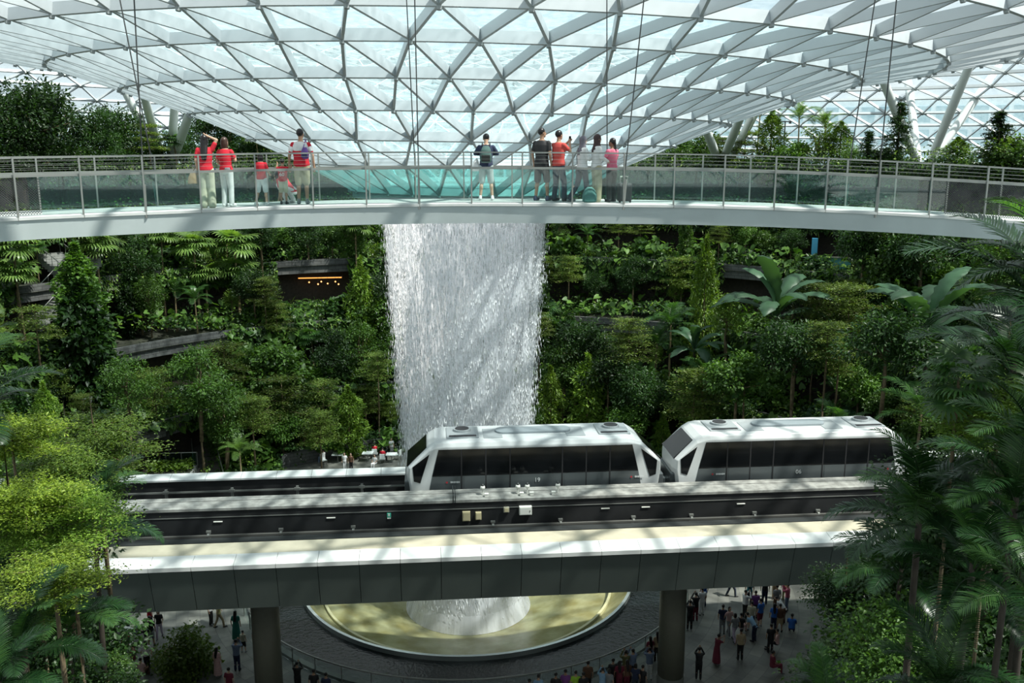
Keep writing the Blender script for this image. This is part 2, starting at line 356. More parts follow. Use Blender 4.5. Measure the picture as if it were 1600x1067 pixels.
for q, (dr, lo, hi, sx, sz) in enumerate([(0, .69, .90, 8.5, 1.8), (-0.5, .68, .92, 4.5, 0.8), (-1.1, .68, .95, 4.2, .6)]):
    cm = MB(); n = 96; zs = np.linspace(-2.2, 24.0, 14)
    for j in range(n):
        p0, p1 = 2 * PI * j / n, 2 * PI * (j + 1) / n
        for z0, z1 in zip(zs[:-1], zs[1:]):
            r0, r1 = fall_r(z0) + dr, fall_r(z1) + dr
            cm.add([(r0 * math.sin(p0), -r0 * math.cos(p0), z0), (r0 * math.sin(p1), -r0 * math.cos(p1), z0), (r1 * math.sin(p1), -r1 * math.cos(p1), z1), (r1 * math.sin(p0), -r1 * math.cos(p0), z1)],
                   [(0, 1, 2, 3)], [(p0 * 4.5 + q * 9, z0), (p1 * 4.5 + q * 9, z0), (p1 * 4.5 + q * 9, z1), (p0 * 4.5 + q * 9, z1)])
    cm.build('water_curtain', curtain_mat('falling_water', sx, sz, lo, hi, (0.92, 0.94, 0.97)), wf, smooth=True, fix=False)
foam = MB(); lathe(foam, [(3.9, -2.0), (3.5, -1.0), (3.2, .6), (3.1, 2.6)], 72)
fm = foam.build('foam', curtain_mat('white_foam', 1.6, .4, .25, .85, (0.95, 0.96, 0.98)), wf, smooth=True, fix=False)
uvl = fm.data.uv_layers.new(name='UVMap')
for lp_ in fm.data.loops:
    co = fm.data.vertices[lp_.vertex_index].co; uvl.data[lp_.index].uv = (math.atan2(co.x, -co.y) * 4, co.z)
# droplets: long falling beads
rng = np.random.default_rng(5)
def droplets(n, spread, zlo, zhi, wmin, wmax, lmin, lmax):
    z = zlo + (zhi - zlo) * rng.random(n); a = rng.random(n) * 2 * PI
    r = fall_r(z) + rng.normal(0, spread, n) * (1 + (24 - z) / 16)
    w = rng.uniform(wmin, wmax, n); l = rng.uniform(lmin, lmax, n) * (1 + (24 - z) / 26)
    C = np.stack([r * np.sin(a), -r * np.cos(a), z], 1)
    T = np.array([[0, 0, .5], [.5, 0, 0], [-.25, .43, 0], [-.25, -.43, 0], [0, 0, -.5]]); Fc = np.array([[0, 1, 2], [0, 2, 3], [0, 3, 1], [4, 2, 1], [4, 3, 2], [4, 1, 3]])
    S = np.stack([w, w, l], 1); V = C[:, None, :] + T[None] * S[:, None, :]
    Fa = (np.arange(n) * 5)[:, None, None] + Fc[None]; return V.reshape(-1, 3), Fa.reshape(-1, 3)
dm = bpy.data.materials.new('water_drops'); dm.use_nodes = True; nt = dm.node_tree
nt.nodes['Principled BSDF'].inputs['Base Color'].default_value = (0.93, 0.95, 0.97, 1); nt.nodes['Principled BSDF'].inputs['Roughness'].default_value = 0.3
V, Fa = droplets(30000, 0.12, -1.5, 23.8, .018, .05, .08, .42)
link('falling_drops', npmesh('falling_drops', V, Fa, dm), wf, kind='stuff')
V, Fa = droplets(7000, 0.25, -1.5, 22, .01, .025, .04, .15)
link('spray', npmesh('spray', V, Fa, dm), wf, kind='stuff')

# ---- outer buildings seen through the far glass
def block(cx, cy, w, d, z0, z1, rz, label, col):
    b = empty('office_building', (cx, cy, z0), rz, label=label, cat='building', group=None)
    h = z1 - z0; MB().box((0, 0, h / 2), (w, d, h)).build('wall', mat('building_wall', col, 0.7), b)
    mb = MB(); nn = int(w / 3)
    for i in range(nn):
        x = -w / 2 + (i + 0.5) * w / nn
        for q in range(int(h / 4)): mb.box((x, -d / 2 - 0.05, 2.2 + q * 4), (w / nn * 0.72, 0.2, 2.7))
    mb.build('window_band', mat('building_glass', (0.32, 0.48, 0.55), 0.3), b)
block(70, 175, 90, 18, 17.9, 35, -0.35, 'long pale blue office block seen through the glass on the right', (0.62, 0.74, 0.80))
block(-75, 180, 70, 18, 17.9, 33, 0.4, 'blue office block behind the roof glass on the left', (0.62, 0.74, 0.80))
block(-2, 190, 30, 14, 17.9, 45, 0, 'tall pale tower seen faintly through the middle roof panes', (0.5, 0.72, 0.80))

# ---- V struts carrying the roof on the top terrace
def strut_set(name_label, foot, tops, w=0.42):
    s = empty('roof_strut', foot, label=name_label, cat='column', group=None)
    for tp in tops:
        t = MB(); d = Vector(tp) - Vector(foot); t.tube([(0, 0, 0), d * 0.04, d * 0.5, d * 0.96, d], [w * .6, w * .95, w * 1.1, w * .95, w * .6], 14); t.build('tube_column', M['strut'], s, smooth=True)
    t = MB(); t.tube([(0, 0, -0.3), (0, 0, 0.35)], [0.8, 0.6], 14); t.build('foot', M['strut'], s)
def rt(px, py, Y): return at(px, py, Y)
def foot(px, Y): p = at(px, 300, Y); return Vector((p.x, p.y, 24.3))
strut_set('V of pale roof struts at the right, nearest the planted slope', foot(1432, 101), [rt(1370, 102, 94), rt(1415, 98, 112)])
strut_set('leaning pair of roof struts at far right, spread to the right', foot(1446, 101), [rt(1525, 78, 93), rt(1563, 100, 106)])
strut_set('roof strut fork behind the trees left of the red-shirted women', foot(258, 104), [rt(188, 128, 100), rt(222, 138, 92)])
strut_set('slender roof strut fork rising right of the cable, left trees', foot(270, 100), [rt(273, 160, 94), rt(300, 166, 92)])
strut_set('half-hidden dark roof strut fork in the trees right of centre', foot(1124, 104), [rt(1100, 195, 95), rt(1160, 176, 91)])
strut_set('thin roof strut fork among the trees left of the tall palms', foot(1136, 108), [rt(1175, 180, 95), rt(1185, 170, 100)], 0.34)
# ================================================================ ELEVATED TRACK, local frame (u along, v away from the viewer)
TS = math.atan(0.09); TO = Vector((0, 34.75, 0))
def tp(u, v, z):
    cu, su = math.cos(TS), math.sin(TS); return Vector((TO.x + u * cu - v * su, TO.y + u * su + v * cu, z))
def tu(px, py, z):                # u coordinate of a pixel on height z
    p = atz(px, py, z) - TO; return p.x * math.cos(TS) + p.y * math.sin(TS)
U0, U1 = -32.0, 36.0
track = empty('train_track', (0, 34.75, 0), TS, label='elevated double guideway of concrete crossing the valley under the trains', cat='railway track')
def tl(u, v, z): return Vector((u, v, z))
def tbar(name, prof2, m, parent=track, u0=U0, u1=U1, **k):
    mb = MB(); mb.prism(prof2, lambda a, b, d: Vector((d, a, b)), u0, u1); return mb.build(name, m, parent, **k)
# near edge: sloping white coping, cream ledge, fascia panels
tbar('cream_ledge', [(0.75, 10.2), (2.0, 10.2), (2.0, 9.0), (0.75, 9.0)], M['cream'])
u = U0; n = 0
us = list(np.arange(U0, U1, 1.62))
for u in us:
    mb = MB(); mb.prism([(-0.04, 10.12), (0.75, 10.26), (0.75, 10.0), (-0.04, 9.95)], lambda a, b, d: Vector((d, a, b)), u + 0.008, u + 1.612); mb.build('coping', M['coping'], track)
    mb = MB(); mb.prism([(0.0, 9.95), (0.45, 8.05), (0.55, 8.05), (0.12, 9.95)], lambda a, b, d: Vector((d, a, b)), u + 0.012, u + 1.608); mb.build('fascia_panel', M['panel'], track)
tbar('girder', [(0.14, 9.95), (0.58, 8.0), (0.9, 7.85), (5.0, 7.85), (5.6, 8.9), (2.0, 9.05), (1.0, 9.6)], M['black'])
tbar('track_bed', [(2.0, 8.6), (5.5, 8.6), (5.5, 8.9), (2.0, 8.9)], M['bed'])
tbar('inner_curb', [(2.0, 9.95), (2.18, 9.95), (2.18, 8.9), (2.0, 8.9)], M['midtop'])
tbar('running_strip', [(2.7, 9.25), (3.2, 9.25), (3.2, 8.9), (2.7, 8.9)], M['darksteel'])
tbar('guide_rail', [(2.45, 9.45), (2.6, 9.45), (2.6, 9.35), (2.45, 9.35)], M['darksteel'])
tbar('guide_rail', [(2.3, 9.75), (2.36, 9.75), (2.36, 9.69), (2.3, 9.69)], M['darksteel'])
tbar('running_strip', [(4.4, 9.2), (4.9, 9.2), (4.9, 8.9), (4.4, 8.9)], M['darksteel'])
tbar('guide_rail', [(5.1, 9.22), (5.24, 9.22), (5.24, 9.13), (5.1, 9.13)], mat('rail_steel', (.13, .13, .12), .5, .4))
# middle wall
tbar('middle_wall', [(5.5, 10.25), (5.5, 8.0), (6.6, 8.0), (6.6, 10.25)], M['black'])
tbar('middle_coping', [(5.45, 10.25), (5.45, 10.37), (6.2, 10.42), (6.2, 10.25)], M['midtop'])
tbar('middle_coping', [(6.26, 10.25), (6.26, 10.42), (6.7, 10.43), (6.7, 10.25)], M['midtop'])
tbar('cable', [(5.47, 9.95), (5.5, 9.95), (5.5, 9.92), (5.47, 9.92)], M['steel'])
# far track and far coping
tbar('track_bed', [(6.6, 8.7), (10.9, 8.7), (10.9, 8.3), (6.6, 8.3)], M['bed'])
tbar('girder', [(6.6, 8.3), (10.9, 8.3), (10.6, 7.6), (7.2, 7.6)], M['black'])
tbar('far_wall', [(10.9, 9.75), (11.0, 9.75), (11.0, 7.6), (10.9, 7.6)], M['black'])
tbar('guide_rail', [(10.55, 9.3), (10.62, 9.3), (10.62, 9.22), (10.55, 9.22)], M['steel'])
tbar('guide_rail', [(10.2, 9.0), (10.27, 9.0), (10.27, 8.94), (10.2, 8.94)], M['steel'])
tbar('running_strip', [(7.6, 9.0), (8.1, 9.0), (8.1, 8.7), (7.6, 8.7)], M['darksteel'])
tbar('running_strip', [(9.2, 9.0), (9.7, 9.0), (9.7, 8.7), (9.2, 8.7)], M['darksteel'])
for u in np.arange(U0, U1, 1.75):
    mb = MB(); mb.prism([(10.8, 9.75), (10.8, 9.84), (11.45, 9.96), (11.5, 9.7)], lambda a, b, d: Vector((d, a, b)), u + .01, u + 1.74); mb.build('far_coping', M['coping'], track)
# pipe brackets, wall boxes, lights on the middle wall (local coordinates)
def lu(px, py, z): return tu(px, py, z)
for px in (265, 365, 465, 565):
    u = lu(px, 762, 9.3); mb = MB(); mb.box((u, 10.58, 9.2), (0.12, 0.14, 0.45)); mb.box((u, 10.5, 9.3), (0.28, 0.12, 0.12)); mb.build('rail_bracket', M['steel'], track)
for px, py in ((328, 825), (440, 822), (552, 820), (770, 812), (876, 810), (990, 806), (1080, 802), (1180, 800), (1280, 797)):
    u = lu(px, py, 9.4); mb = MB(); mb.box((u, 5.38, 9.12), (0.08, 0.2, 0.35)); mb.box((u, 5.28, 9.34), (0.2, 0.1, 0.09)); mb.tube([(u - .05, 5.2, 9.22), (u + .05, 5.2, 9.22)], .06, 8); mb.build('rail_bracket', M['steel'], track)
M['beige'] = mat('beige_box', (0.50, 0.44, 0.27), 0.5); M['boxwhite'] = mat('white_box', (0.72, 0.72, 0.66), 0.5); M['greensign'] = mat('green_sign', (0.05, 0.42, 0.30), 0.5)
def wallbox(name, label, cat, px, py, w, h, m, dep=0.14, z=9.6, **k):
    u = lu(px, py, z); b = empty(name, tp(u, 5.5, z), TS, label=label, cat=cat, **k)
    MB().box((0, -dep / 2, 0), (w, dep, h)).build('housing', m, b, bevel=0.012)
    return b
wb = wallbox('junction_box', 'tall beige junction box on the black track wall', 'electrical box', 729, 810, 0.36, 0.45, M['beige'])
MB().box((0, -.15, 0), (0.28, .02, 0.36)).build('cover', M['beige'], wb)
wb = wallbox('junction_box', 'smaller beige junction box right of the tall beige one', 'electrical box', 748, 809, 0.27, 0.36, M['beige'])
MB().box((0, -.15, 0), (0.2, .02, 0.28)).build('cover', M['beige'], wb)
wb = wallbox('junction_box', 'little square grey-beige box left of the white box on track wall', 'electrical box', 792, 800, 0.26, 0.24, mat('greybox', (.36, .35, .27), .5), z=9.85)
MB().box((0, -.15, 0), (0.18, .02, 0.16)).build('cover', M['beige'], wb)
wb = wallbox('control_cabinet', 'white rectangular cabinet mounted on the black track wall', 'electrical box', 822, 801, 0.58, 0.40, M['boxwhite'], 0.2, z=9.8)
MB().box((0, -.21, 0), (0.5, .02, 0.33)).build('door', M['boxwhite'], wb); MB().box((0.2, -.225, 0), (0.03, .02, 0.08)).build('handle', M['steel'], wb)
wb = wallbox('wall_sign', 'small green square sign on the black track wall', 'sign', 608, 803, 0.18, 0.22, M['greensign'], 0.03, z=9.75)
MB().box((0, -.035, .02), (0.07, .01, 0.12)).build('symbol', M['boxwhite'], wb); MB().box((0, -.035, -.14), (0.16, .02, 0.05)).build('caption_strip', M['boxwhite'], wb)
for i, (px, nm) in enumerate(((518, 'long thin cable label plate on track wall right of left palms'), (343, 'long thin plate on the track wall above the first bracket'), (945, 'thin pale plate on track wall right of the white cabinet'), (1157, 'thin pale plate on track wall under the second train car'), (1008, 'faint thin plate on the track wall right of centre'))):
    wb = wallbox('cable_plate', nm, 'plate', px, 806 - (px - 500) * .03, 0.4, 0.05, M['boxwhite'], 0.05, z=9.72, group='thin plates on the track wall')
# lamp-like sensors standing on the middle coping
for i, (px, lb) in enumerate(((755, 'globe-headed sensor post on track wall, leftmost of four'), (811, 'globe-headed sensor post on track wall, second from left'), (826, 'globe-headed sensor post on track wall, third from left'), (875, 'globe-headed sensor post on track wall, rightmost of four'))):
    u = lu(px, 775, 10.5); s_ = empty('sensor_post', tp(u, 5.95, 10.4), TS, label=lb, cat='sensor', group='sensor posts on the track wall')
    MB().tube([(0, 0, 0), (0, 0, 0.26)], 0.028, 8).build('pole', M['boxwhite'], s_); t = MB(); t.tube([(0, 0, .26), (0, 0, .30), (0, 0, .36), (0, 0, .44)], [.03, .1, .12, .09], 12); t.build('head', M['boxwhite'], s_, smooth=True)
    MB().sphere((0, 0, .47), .075).build('dome', M['darksteel'], s_, smooth=True)
for i, (px, lb) in enumerate(((761, 'small box beside the leftmost sensor post'), (817, 'small box between the two middle sensor posts'), (833, 'small box right of the third sensor post'), (868, 'small box left of the rightmost sensor post'))):
    u = lu(px, 777, 10.5); b = empty('connection_box', tp(u, 5.75, 10.38), TS, label=lb, cat='electrical box', group='small boxes on the track wall top')
    MB().box((0, 0, .075), (.17, .16, .13)).build('housing', M['boxwhite'], b, bevel=.01)
    MB().box((0, 0, .15), (.19, .18, .02)).build('cover', M['boxwhite'], b)
gb = empty('cable_gland', tp(lu(708, 777, 10.5), 5.9, 10.5), TS, label='short dark conduit clamp crossing the middle wall top', cat='conduit')
t = MB(); t.tube([(0, -.45, -.25), (0, -.5, .08), (0, .1, .12), (0, .3, .3)], .025, 6); t.build('conduit', M['darksteel'], gb)
t = MB(); t.tube([(.1, -.45, -.25), (.1, -.5, .08), (.1, .1, .12), (.1, .3, .3)], .02, 6); t.build('conduit', M['darksteel'], gb)
eb = empty('track_box', tp(lu(653, 763, 9.9), 7.1, 8.7), TS, label='tan box on the far track just left of the train nose', cat='box'); MB().box((0, 0, .65), (.5, .4, 1.3)).build('body', M['beige'], eb)
# columns
for px, lb in ((426, 'thick round olive-grey column under the track, left'), (1054, 'thick round olive-grey column under the track, right')):
    X = (px - 800) / F * 44.3; p = Vector((X, 34.75 + X * .09 + 5.8, 0)); cl = empty('track_column', p, label=lb, cat='column')
    t = MB(); t.tube([(0, 0, .9), (0, 0, 7.86)], .64, 40); t.build('shaft', M['column'], cl, smooth=True); t = MB(); t.tube([(0, 0, 0), (0, 0, .9)], .665, 40); t.build('base_band', M['steel'], cl)

# ================================================================ TRAIN CARS
M['twhite'] = mat('train_white', (0.56, 0.58, 0.58), 0.3, spec=0.5); M['tgrey'] = mat('train_grey', (0.10, 0.115, 0.12), 0.3, 0.3)
M['tglass'] = mat('train_glass', (0.006, 0.007, 0.008), 0.10, spec=0.3, var=0); M['tsilver'] = mat('train_silver', (0.36, 0.39, 0.40), 0.4, 0.2)
M['tdark'] = mat('train_dark', (0.02, 0.02, 0.022), 0.5); M['pod'] = mat('pod_grey', (0.24, 0.28, 0.30), 0.4)
M['red'] = mat('logo_red', (0.4, 0.03, 0.04), 0.4); M['wtext'] = mat('white_lettering', (0.62, 0.64, 0.64), 0.5)
def make_car(number, u_left, label):
    Lc = 12.0; W = 2.85; z0 = 9.0
    car = empty('train_car', tp(u_left, 7.15, z0), TS, label=label, cat='train', group='automated train cars')
    H2 = 3.25
    # cross-section chamfers: side at v=0 (near), v=W (far); loft of side outline
    out = [(0.25, 0.12), (0.0, 1.9), (0.02, 2.35), (0.95, 3.2), (1.25, 3.38), (1.6, 3.44)]
    full = out + [(Lc - a, b) for a, b in reversed(out)]
    vs = []; n = len(full)
    lay = [(0.0, 0.0, 0.0), (0.13, 0.10, -0.02), (0.5, .12, 0), (W - 0.5, .12, 0), (W - 0.13, 0.10, -.02), (W, 0, 0)]
    for li, (v, dz, du) in enumerate(lay):
        for (a, b) in full:
            k = (b - 0.12) / 3.3
            bul = 0.0 if li in (0, 5) else 0.06 if li in (1, 4) else 0.16
            aa = a - bul * (1 if a < Lc / 2 else -1) * (1 if b < 3.0 else 0.3)
            zz = b + (dz * (1 if b > 3.0 else 0.0)) - (0.10 if li in (0, 5) and b > 3.3 else 0)
            vs.append((aa, v, zz))
    fs = []
    for li in range(len(lay) - 1):
        for i in range(n):
            j = (i + 1) % n; fs.append((li * n + i, li * n + j, (li + 1) * n + j, (li + 1) * n + i))
    fs.append(tuple(range(n))); fs.append(tuple(range(len(lay) * n - 1, (len(lay) - 1) * n - 1, -1)))
    mb = MB(); mb.add(vs, fs); mb.build('body', M['twhite'], car, bevel=0.03)
    for sv, sgn in ((0, -1), (W, 1)):
        def sp(poly, th, name, m, off=0.0, **k):
            mb = MB(); mb.prism(poly, lambda a, b, d: Vector((a, sv + sgn * d, b)), off - 0.02, off + th); return mb.build(name, m, car, **k)
        sp([(0.70, 0.14), (1.06, 1.93), (Lc - 1.06, 1.93), (Lc - 0.70, 0.14)], 0.02, 'lower_panel', M['tgrey'])
        sp([(0.71, 0.16), (0.86, 1.0), (Lc - 0.86, 1.0), (Lc - 0.71, 0.16)], 0.026, 'skirt', M['tsilver'])
        sp([(1.06, 1.93), (1.38, 3.24), (Lc - 1.38, 3.24), (Lc - 1.06, 1.93)], 0.025, 'window_band', M['tglass'])
        sp([(0.95, 3.03), (0.15, 2.42), (0.20, 1.72), (0.50, 1.62)], 0.02, 'corner_window', M['tglass'])
        sp([(Lc - 0.95, 3.03), (Lc - 0.15, 2.42), (Lc - 0.20, 1.72), (Lc - 0.50, 1.62)], 0.02, 'corner_window', M['tglass'])
        for uu in (2.45, 3.6, 4.75, 7.25, 8.4, 9.55):
            sp([(uu - .03, .15), (uu - .03, 3.22), (uu + .03, 3.22), (uu + .03, .15)], 0.035, 'pillar_strip', M['tdark'])
        for a0, a1 in ((1.5, 2.4), (2.52, 3.54), (3.66, 4.69), (4.81, 7.19), (7.31, 8.34), (8.46, 9.49), (9.61, 10.5)):
            pass
        for a0, a1 in ((2.5, 4.7), (7.3, 9.5)):     # door leaves, one darker seam each
            sp([(a0 + .06, .2), (a0 + .06, 1.92), (a1 - .06, 1.92), (a1 - .06, .2)], 0.032, 'door', M['tgrey'])
            sp([(a0 + .1, 1.93), (a0 + .1, 3.15), ((a0 + a1) / 2 - .02, 3.15), ((a0 + a1) / 2 - .02, 1.93)], 0.03, 'door_window', M['tglass'])
            sp([((a0 + a1) / 2 + .02, 1.93), ((a0 + a1) / 2 + .02, 3.15), (a1 - .1, 3.15), (a1 - .1, 1.93)], 0.03, 'door_window', M['tglass'])
    # roof fittings
    for uc in (2.55, Lc - 2.1):
        mb = MB(); mb.box((uc, W / 2 + .1, 3.58), (1.55, 1.7, 0.07)); hv = mb.build('cooling_unit', M['tsilver'], car, bevel=.02)
        t = MB(); t.tube([(uc, W / 2 + .35, 3.6), (uc, W / 2 + .35, 3.72)], .42, 24); t.build('fan_ring', M['tsilver'], hv, smooth=False)
        t = MB(); t.tube([(uc, W / 2 + .35, 3.7), (uc, W / 2 + .35, 3.735)], .34, 24); t.build('fan_grille', M['tdark'], hv)
        MB().box((uc, W / 2 - .55, 3.62), (1.3, .22, .03)).build('vent_slot', M['tdark'], hv)
    for uc in (4.1, Lc - 3.9):
        MB().box((uc - .1, W / 2 - .1, 3.57), (0.9, 1.5, 0.03)).build('roof_hatch', M['tsilver'], car)
    st = MB(); pts = []
    for k in range(24):
        a = 2 * PI * k / 24; pts.append((6.0 + (1.5 if math.cos(a) > 0 else -1.5) + .36 * math.cos(a), W / 2 + .15 + .42 * math.sin(a)))
    st.prism(pts, lambda a, b, d: Vector((a, b, d)), 3.5, 3.68); st.build('roof_pod', M['pod'], car, bevel=.03)
    # windscreens on both sloping ends
    for e in (0, 1):
        P = [(-.045, 1.75), (.93, 3.0)]
        def q(a, v, z, o=0.03):
            a2 = a - 0.19; return Vector((a2 if e == 0 else Lc - a2, v, z + o))
        mb = MB(); mb.add([q(.06, .3, 2.37), q(.06, W - .3, 2.37), q(1.0, W - .4, 3.24), q(1.0, .4, 3.24)] + [q(.16, .3, 2.27, -.03), q(.16, W - .3, 2.27, -.03), q(1.1, W - .4, 3.1, -.03), q(1.1, .4, 3.1, -.03)],
                          [(0, 1, 2, 3), (4, 5, 6, 7), (0, 1, 5, 4), (1, 2, 6, 5), (2, 3, 7, 6), (3, 0, 4, 7)]); mb.build('windscreen', M['tglass'], car)
        mb = MB(); x = -.12 if e == 0 else Lc + .12; mb.box((x, W / 2, 1.0), (.25, W - .5, 1.3)); mb.build('nose_panel', M['tgrey'], car, bevel=.05)
    for uu in (2.4, 9.6):
        mb = MB()
        for v in (.55, W - .55): mb.tube([(uu, v - .18, .02), (uu, v + .18, .02)], .42, 20)
        mb.build('wheel_set', M['tdark'], car)
    # markings
    Mx = Matrix.Translation((6.05, -0.045, 1.62)) @ Matrix.Rotation(PI / 2, 4, 'X')
    text_mesh('car_number', number, 0.29, M['wtext'], Mx, car)
    for uu in (1.75, 10.6 if number == '19' else 10.6):
        mb = MB(); mb.add([(uu, -.045, 1.69), (uu + .06, -.045, 1.63), (uu, -.045, 1.57), (uu - .06, -.045, 1.63)], [(0, 1, 2, 3)]); mb.build('red_emblem', M['red'], car)
        mb = MB()
        for i in range(6): mb.box((uu + .2 + i * .075, -.04, 1.63), (.05, .012, .07 if i % 2 else .085))
        mb.build('emblem_lettering', M['wtext'], car)
    return car
u1 = tu(664, 735, 10.7)
carA = make_car('19', -4.20, 'white train car numbered 19 in front of the waterfall')
carB = make_car('06', 8.65, 'white train car numbered 06, right, partly behind palm fronds')
cp = empty('train_coupler', tp(7.8, 8.55, 9.9), TS, label='coupler bar joining the two white train cars', cat='coupler')
MB().box((.43, 0, 0), (1.0, .35, .3)).build('bar', M['twhite'], cp, bevel=.03); MB().box((.43, 0, -.45), (.9, 1.2, .15)).build('lower_link', M['tdark'], cp)

# ================================================================ PEDESTRIAN BRIDGE
ctrl = [(-330, 372, 16.5), (-150, 356, 18.4), (0, 344, 19.8), (228, 333.5, 21.3), (480, 324, 22.6), (725, 320, 23.3), (1000, 321.5, 23.5), (1200, 326, 23.4), (1400, 335, 23.2), (1600, 348, 22.8), (1800, 364, 22.2), (2000, 385, 21.4)]
CP = [at(*c) for c in ctrl]
def cr_pt(t):
    i = min(max(int(t), 0), len(CP) - 2); f = t - i
    p0, p1, p2, p3 = CP[max(i - 1, 0)], CP[i], CP[i + 1], CP[min(i + 2, len(CP) - 1)]
    return 0.5 * ((2 * p1) + (p2 - p0) * f + (2 * p0 - 5 * p1 + 4 * p2 - p3) * f * f + (3 * p1 - p0 - 3 * p2 + p3) * f ** 3)
NS = 110; path = [cr_pt(t) for t in np.linspace(0, len(CP) - 1.0001, NS)]
def frame(i):
    t = path[min(i + 1, NS - 1)] - path[max(i - 1, 0)]; t.z = 0; t.normalize(); return Vector((-t.y, t.x, 0))  # to the far side
BW = 2.35
def bp(i, off, dz): return path[i] + frame(i) * off + Vector((0, 0, dz))
bridge = empty('footbridge', tuple(path[NS // 2]), label='long curved pale footbridge with glass railings crossing above the valley', cat='bridge')
bridge_inv = Matrix.Translation(-path[NS // 2])
def sweep(name, prof2, m, i0=0, i1=NS, closed=True, **k):
    mb = MB(); n = len(prof2)
    vs = [bp(i, o, z) for i in range(i0, i1) for (o, z) in prof2]; fs = []
    for i in range(i1 - i0 - 1):
        for k2 in range(n if closed else n - 1): fs.append((i * n + k2, i * n + (k2 + 1) % n, (i + 1) * n + (k2 + 1) % n, (i + 1) * n + k2))
    if closed: fs.append(tuple(range(n))); fs.append(tuple(range(len(vs) - 1, len(vs) - n - 1, -1)))
    mb.add([bridge_inv @ v for v in vs], fs); return mb.build(name, m, bridge, smooth=False, **k)
sweep('girder', [(0, 0), (0.0, -0.05), (0.06, -0.46), (0.7, -0.49), (BW - .7, -0.49), (BW - .06, -0.46), (BW, -.05), (BW, 0)], M['bridge'])
sweep('deck', [(0.02, 0.0), (0.02, 0.035), (BW - .02, 0.035), (BW - .02, 0.0)], M['deck'])
sweep('edge_strip', [(-0.03, -0.03), (-0.03, 0.03), (0.05, 0.05), (0.05, -0.03)], M['coping'])
def find_i(px, off=0):
    best = min(range(NS), key=lambda i: abs(proj(bp(i, off, 0))[0] - px)); 
    # refine by linear interpolation between samples
    j = best + (1 if proj(bp(best, off, 0))[0] < px else -1); j = min(max(j, 0), NS - 1)
    a, b = proj(bp(best, off, 0))[0], proj(bp(j, off, 0))[0]; f = 0 if a == b else (px - a) / (b - a)
    return best, j, min(max(f, 0), 1)
def bpx(px, off, dz):
    i, j, f = find_i(px, off); return bp(i, off, dz).lerp(bp(j, off, dz), f)
iL = find_i(64)[0]; iR = find_i(1478)[0]
RH = 1.30; HR = 0.93
for off in (0.06, BW - 0.06):
    sweep('top_rail', [(off - .02, RH), (off + .02, RH), (off + .02, RH - .035), (off - .02, RH - .035)], M['steel'])
    for dz in (1.03, 1.12, 1.21): sweep('cable_wire', [(off - .003, dz), (off + .003, dz), (off + .003, dz - .006), (off - .003, dz - .006)], M['steel'])
    sweep('handrail', [(off - .035, HR), (off + .035, HR), (off + .035, HR - .055), (off - .035, HR - .055)], M['steel'])
    sweep('glass_panel', [(off - .008, .07), (off - .008, HR - .06), (off + .008, HR - .06), (off + .008, .07)], M['railclear'] if off < 1 else M['railglass'], iL, iR + 1)
def add_post(p, rz, h=RH, w=(.035, .06)):
    MB().box(bridge_inv @ (p + Vector((0, 0, h / 2))), (w[0], w[1], h), Matrix.Rotation(rz, 3, 'Z')).build('railing_post', M['steel'], bridge)
near_px = [-140, -55, 29, 131, 228, 315, 402, 490, 573, 655, 737, 816, 894, 974, 1052, 1130, 1209, 1289, 1370, 1451, 1537, 1622, 1710]
for px in near_px:
    i = find_i(px)[0]; f_ = frame(i); add_post(bpx(px, 0.0, -.04), math.atan2(-f_.x, f_.y), RH + .04)
for px in [-110, -20, 64, 154, 247, 335, 420, 500, 578, 650, 725, 800, 874, 948, 1022, 1096, 1170, 1244, 1320, 1396, 1477, 1560, 1640]:
    i = find_i(px, BW)[0]; f_ = frame(i); add_post(bpx(px, BW - .06, 0), math.atan2(-f_.x, f_.y), RH)
# wire mesh infill at both ends: crossed thin wires, a part each
def mesh_panel(i0, i1, off):
    mb = MB(); tot = 0; P = [bp(i, off, 0) for i in range(i0, i1)]; L = [0]
    for a, b in zip(P[:-1], P[1:]): L.append(L[-1] + (b - a).length)
    def pt(s, z):
        k = int(np.searchsorted(L, s)) - 1; k = max(0, min(k, len(P) - 2)); f = (s - L[k]) / (L[k + 1] - L[k]); q = P[k].lerp(P[k + 1], f); return bridge_inv @ Vector((q.x, q.y, q.z + z))
    h0, h1 = .08, HR - .06; st = .055; s = -(h1 - h0)
    while s < L[-1]:
        for sg in (1, -1):
            a, b = s, s + (h1 - h0); za, zb = (h0, h1) if sg > 0 else (h1, h0)
            if a < 0: za = za + (zb - za) * (-a / (b - a)); a = 0
            if b > L[-1]: zb = za + (zb - za) * ((L[-1] - a) / (b - a)); b = L[-1]
            A, B = pt(a, za), pt(b, zb); n = frame(i0); r = .0045
            d = (B - A).normalized().cross(n) * r; mb.add([A + d, B + d, B - d, A - d, A + d + n * r, B + d + n * r, B - d + n * r, A - d + n * r], [(0, 1, 2, 3), (4, 7, 6, 5), (0, 4, 5, 1), (3, 2, 6, 7)])
        s += st
    mb.build('wire_netting', M['darksteel'], bridge, fix=False)
for off in (0.06, BW - .06): mesh_panel(0, iL + 1, off); mesh_panel(iR, NS, off)
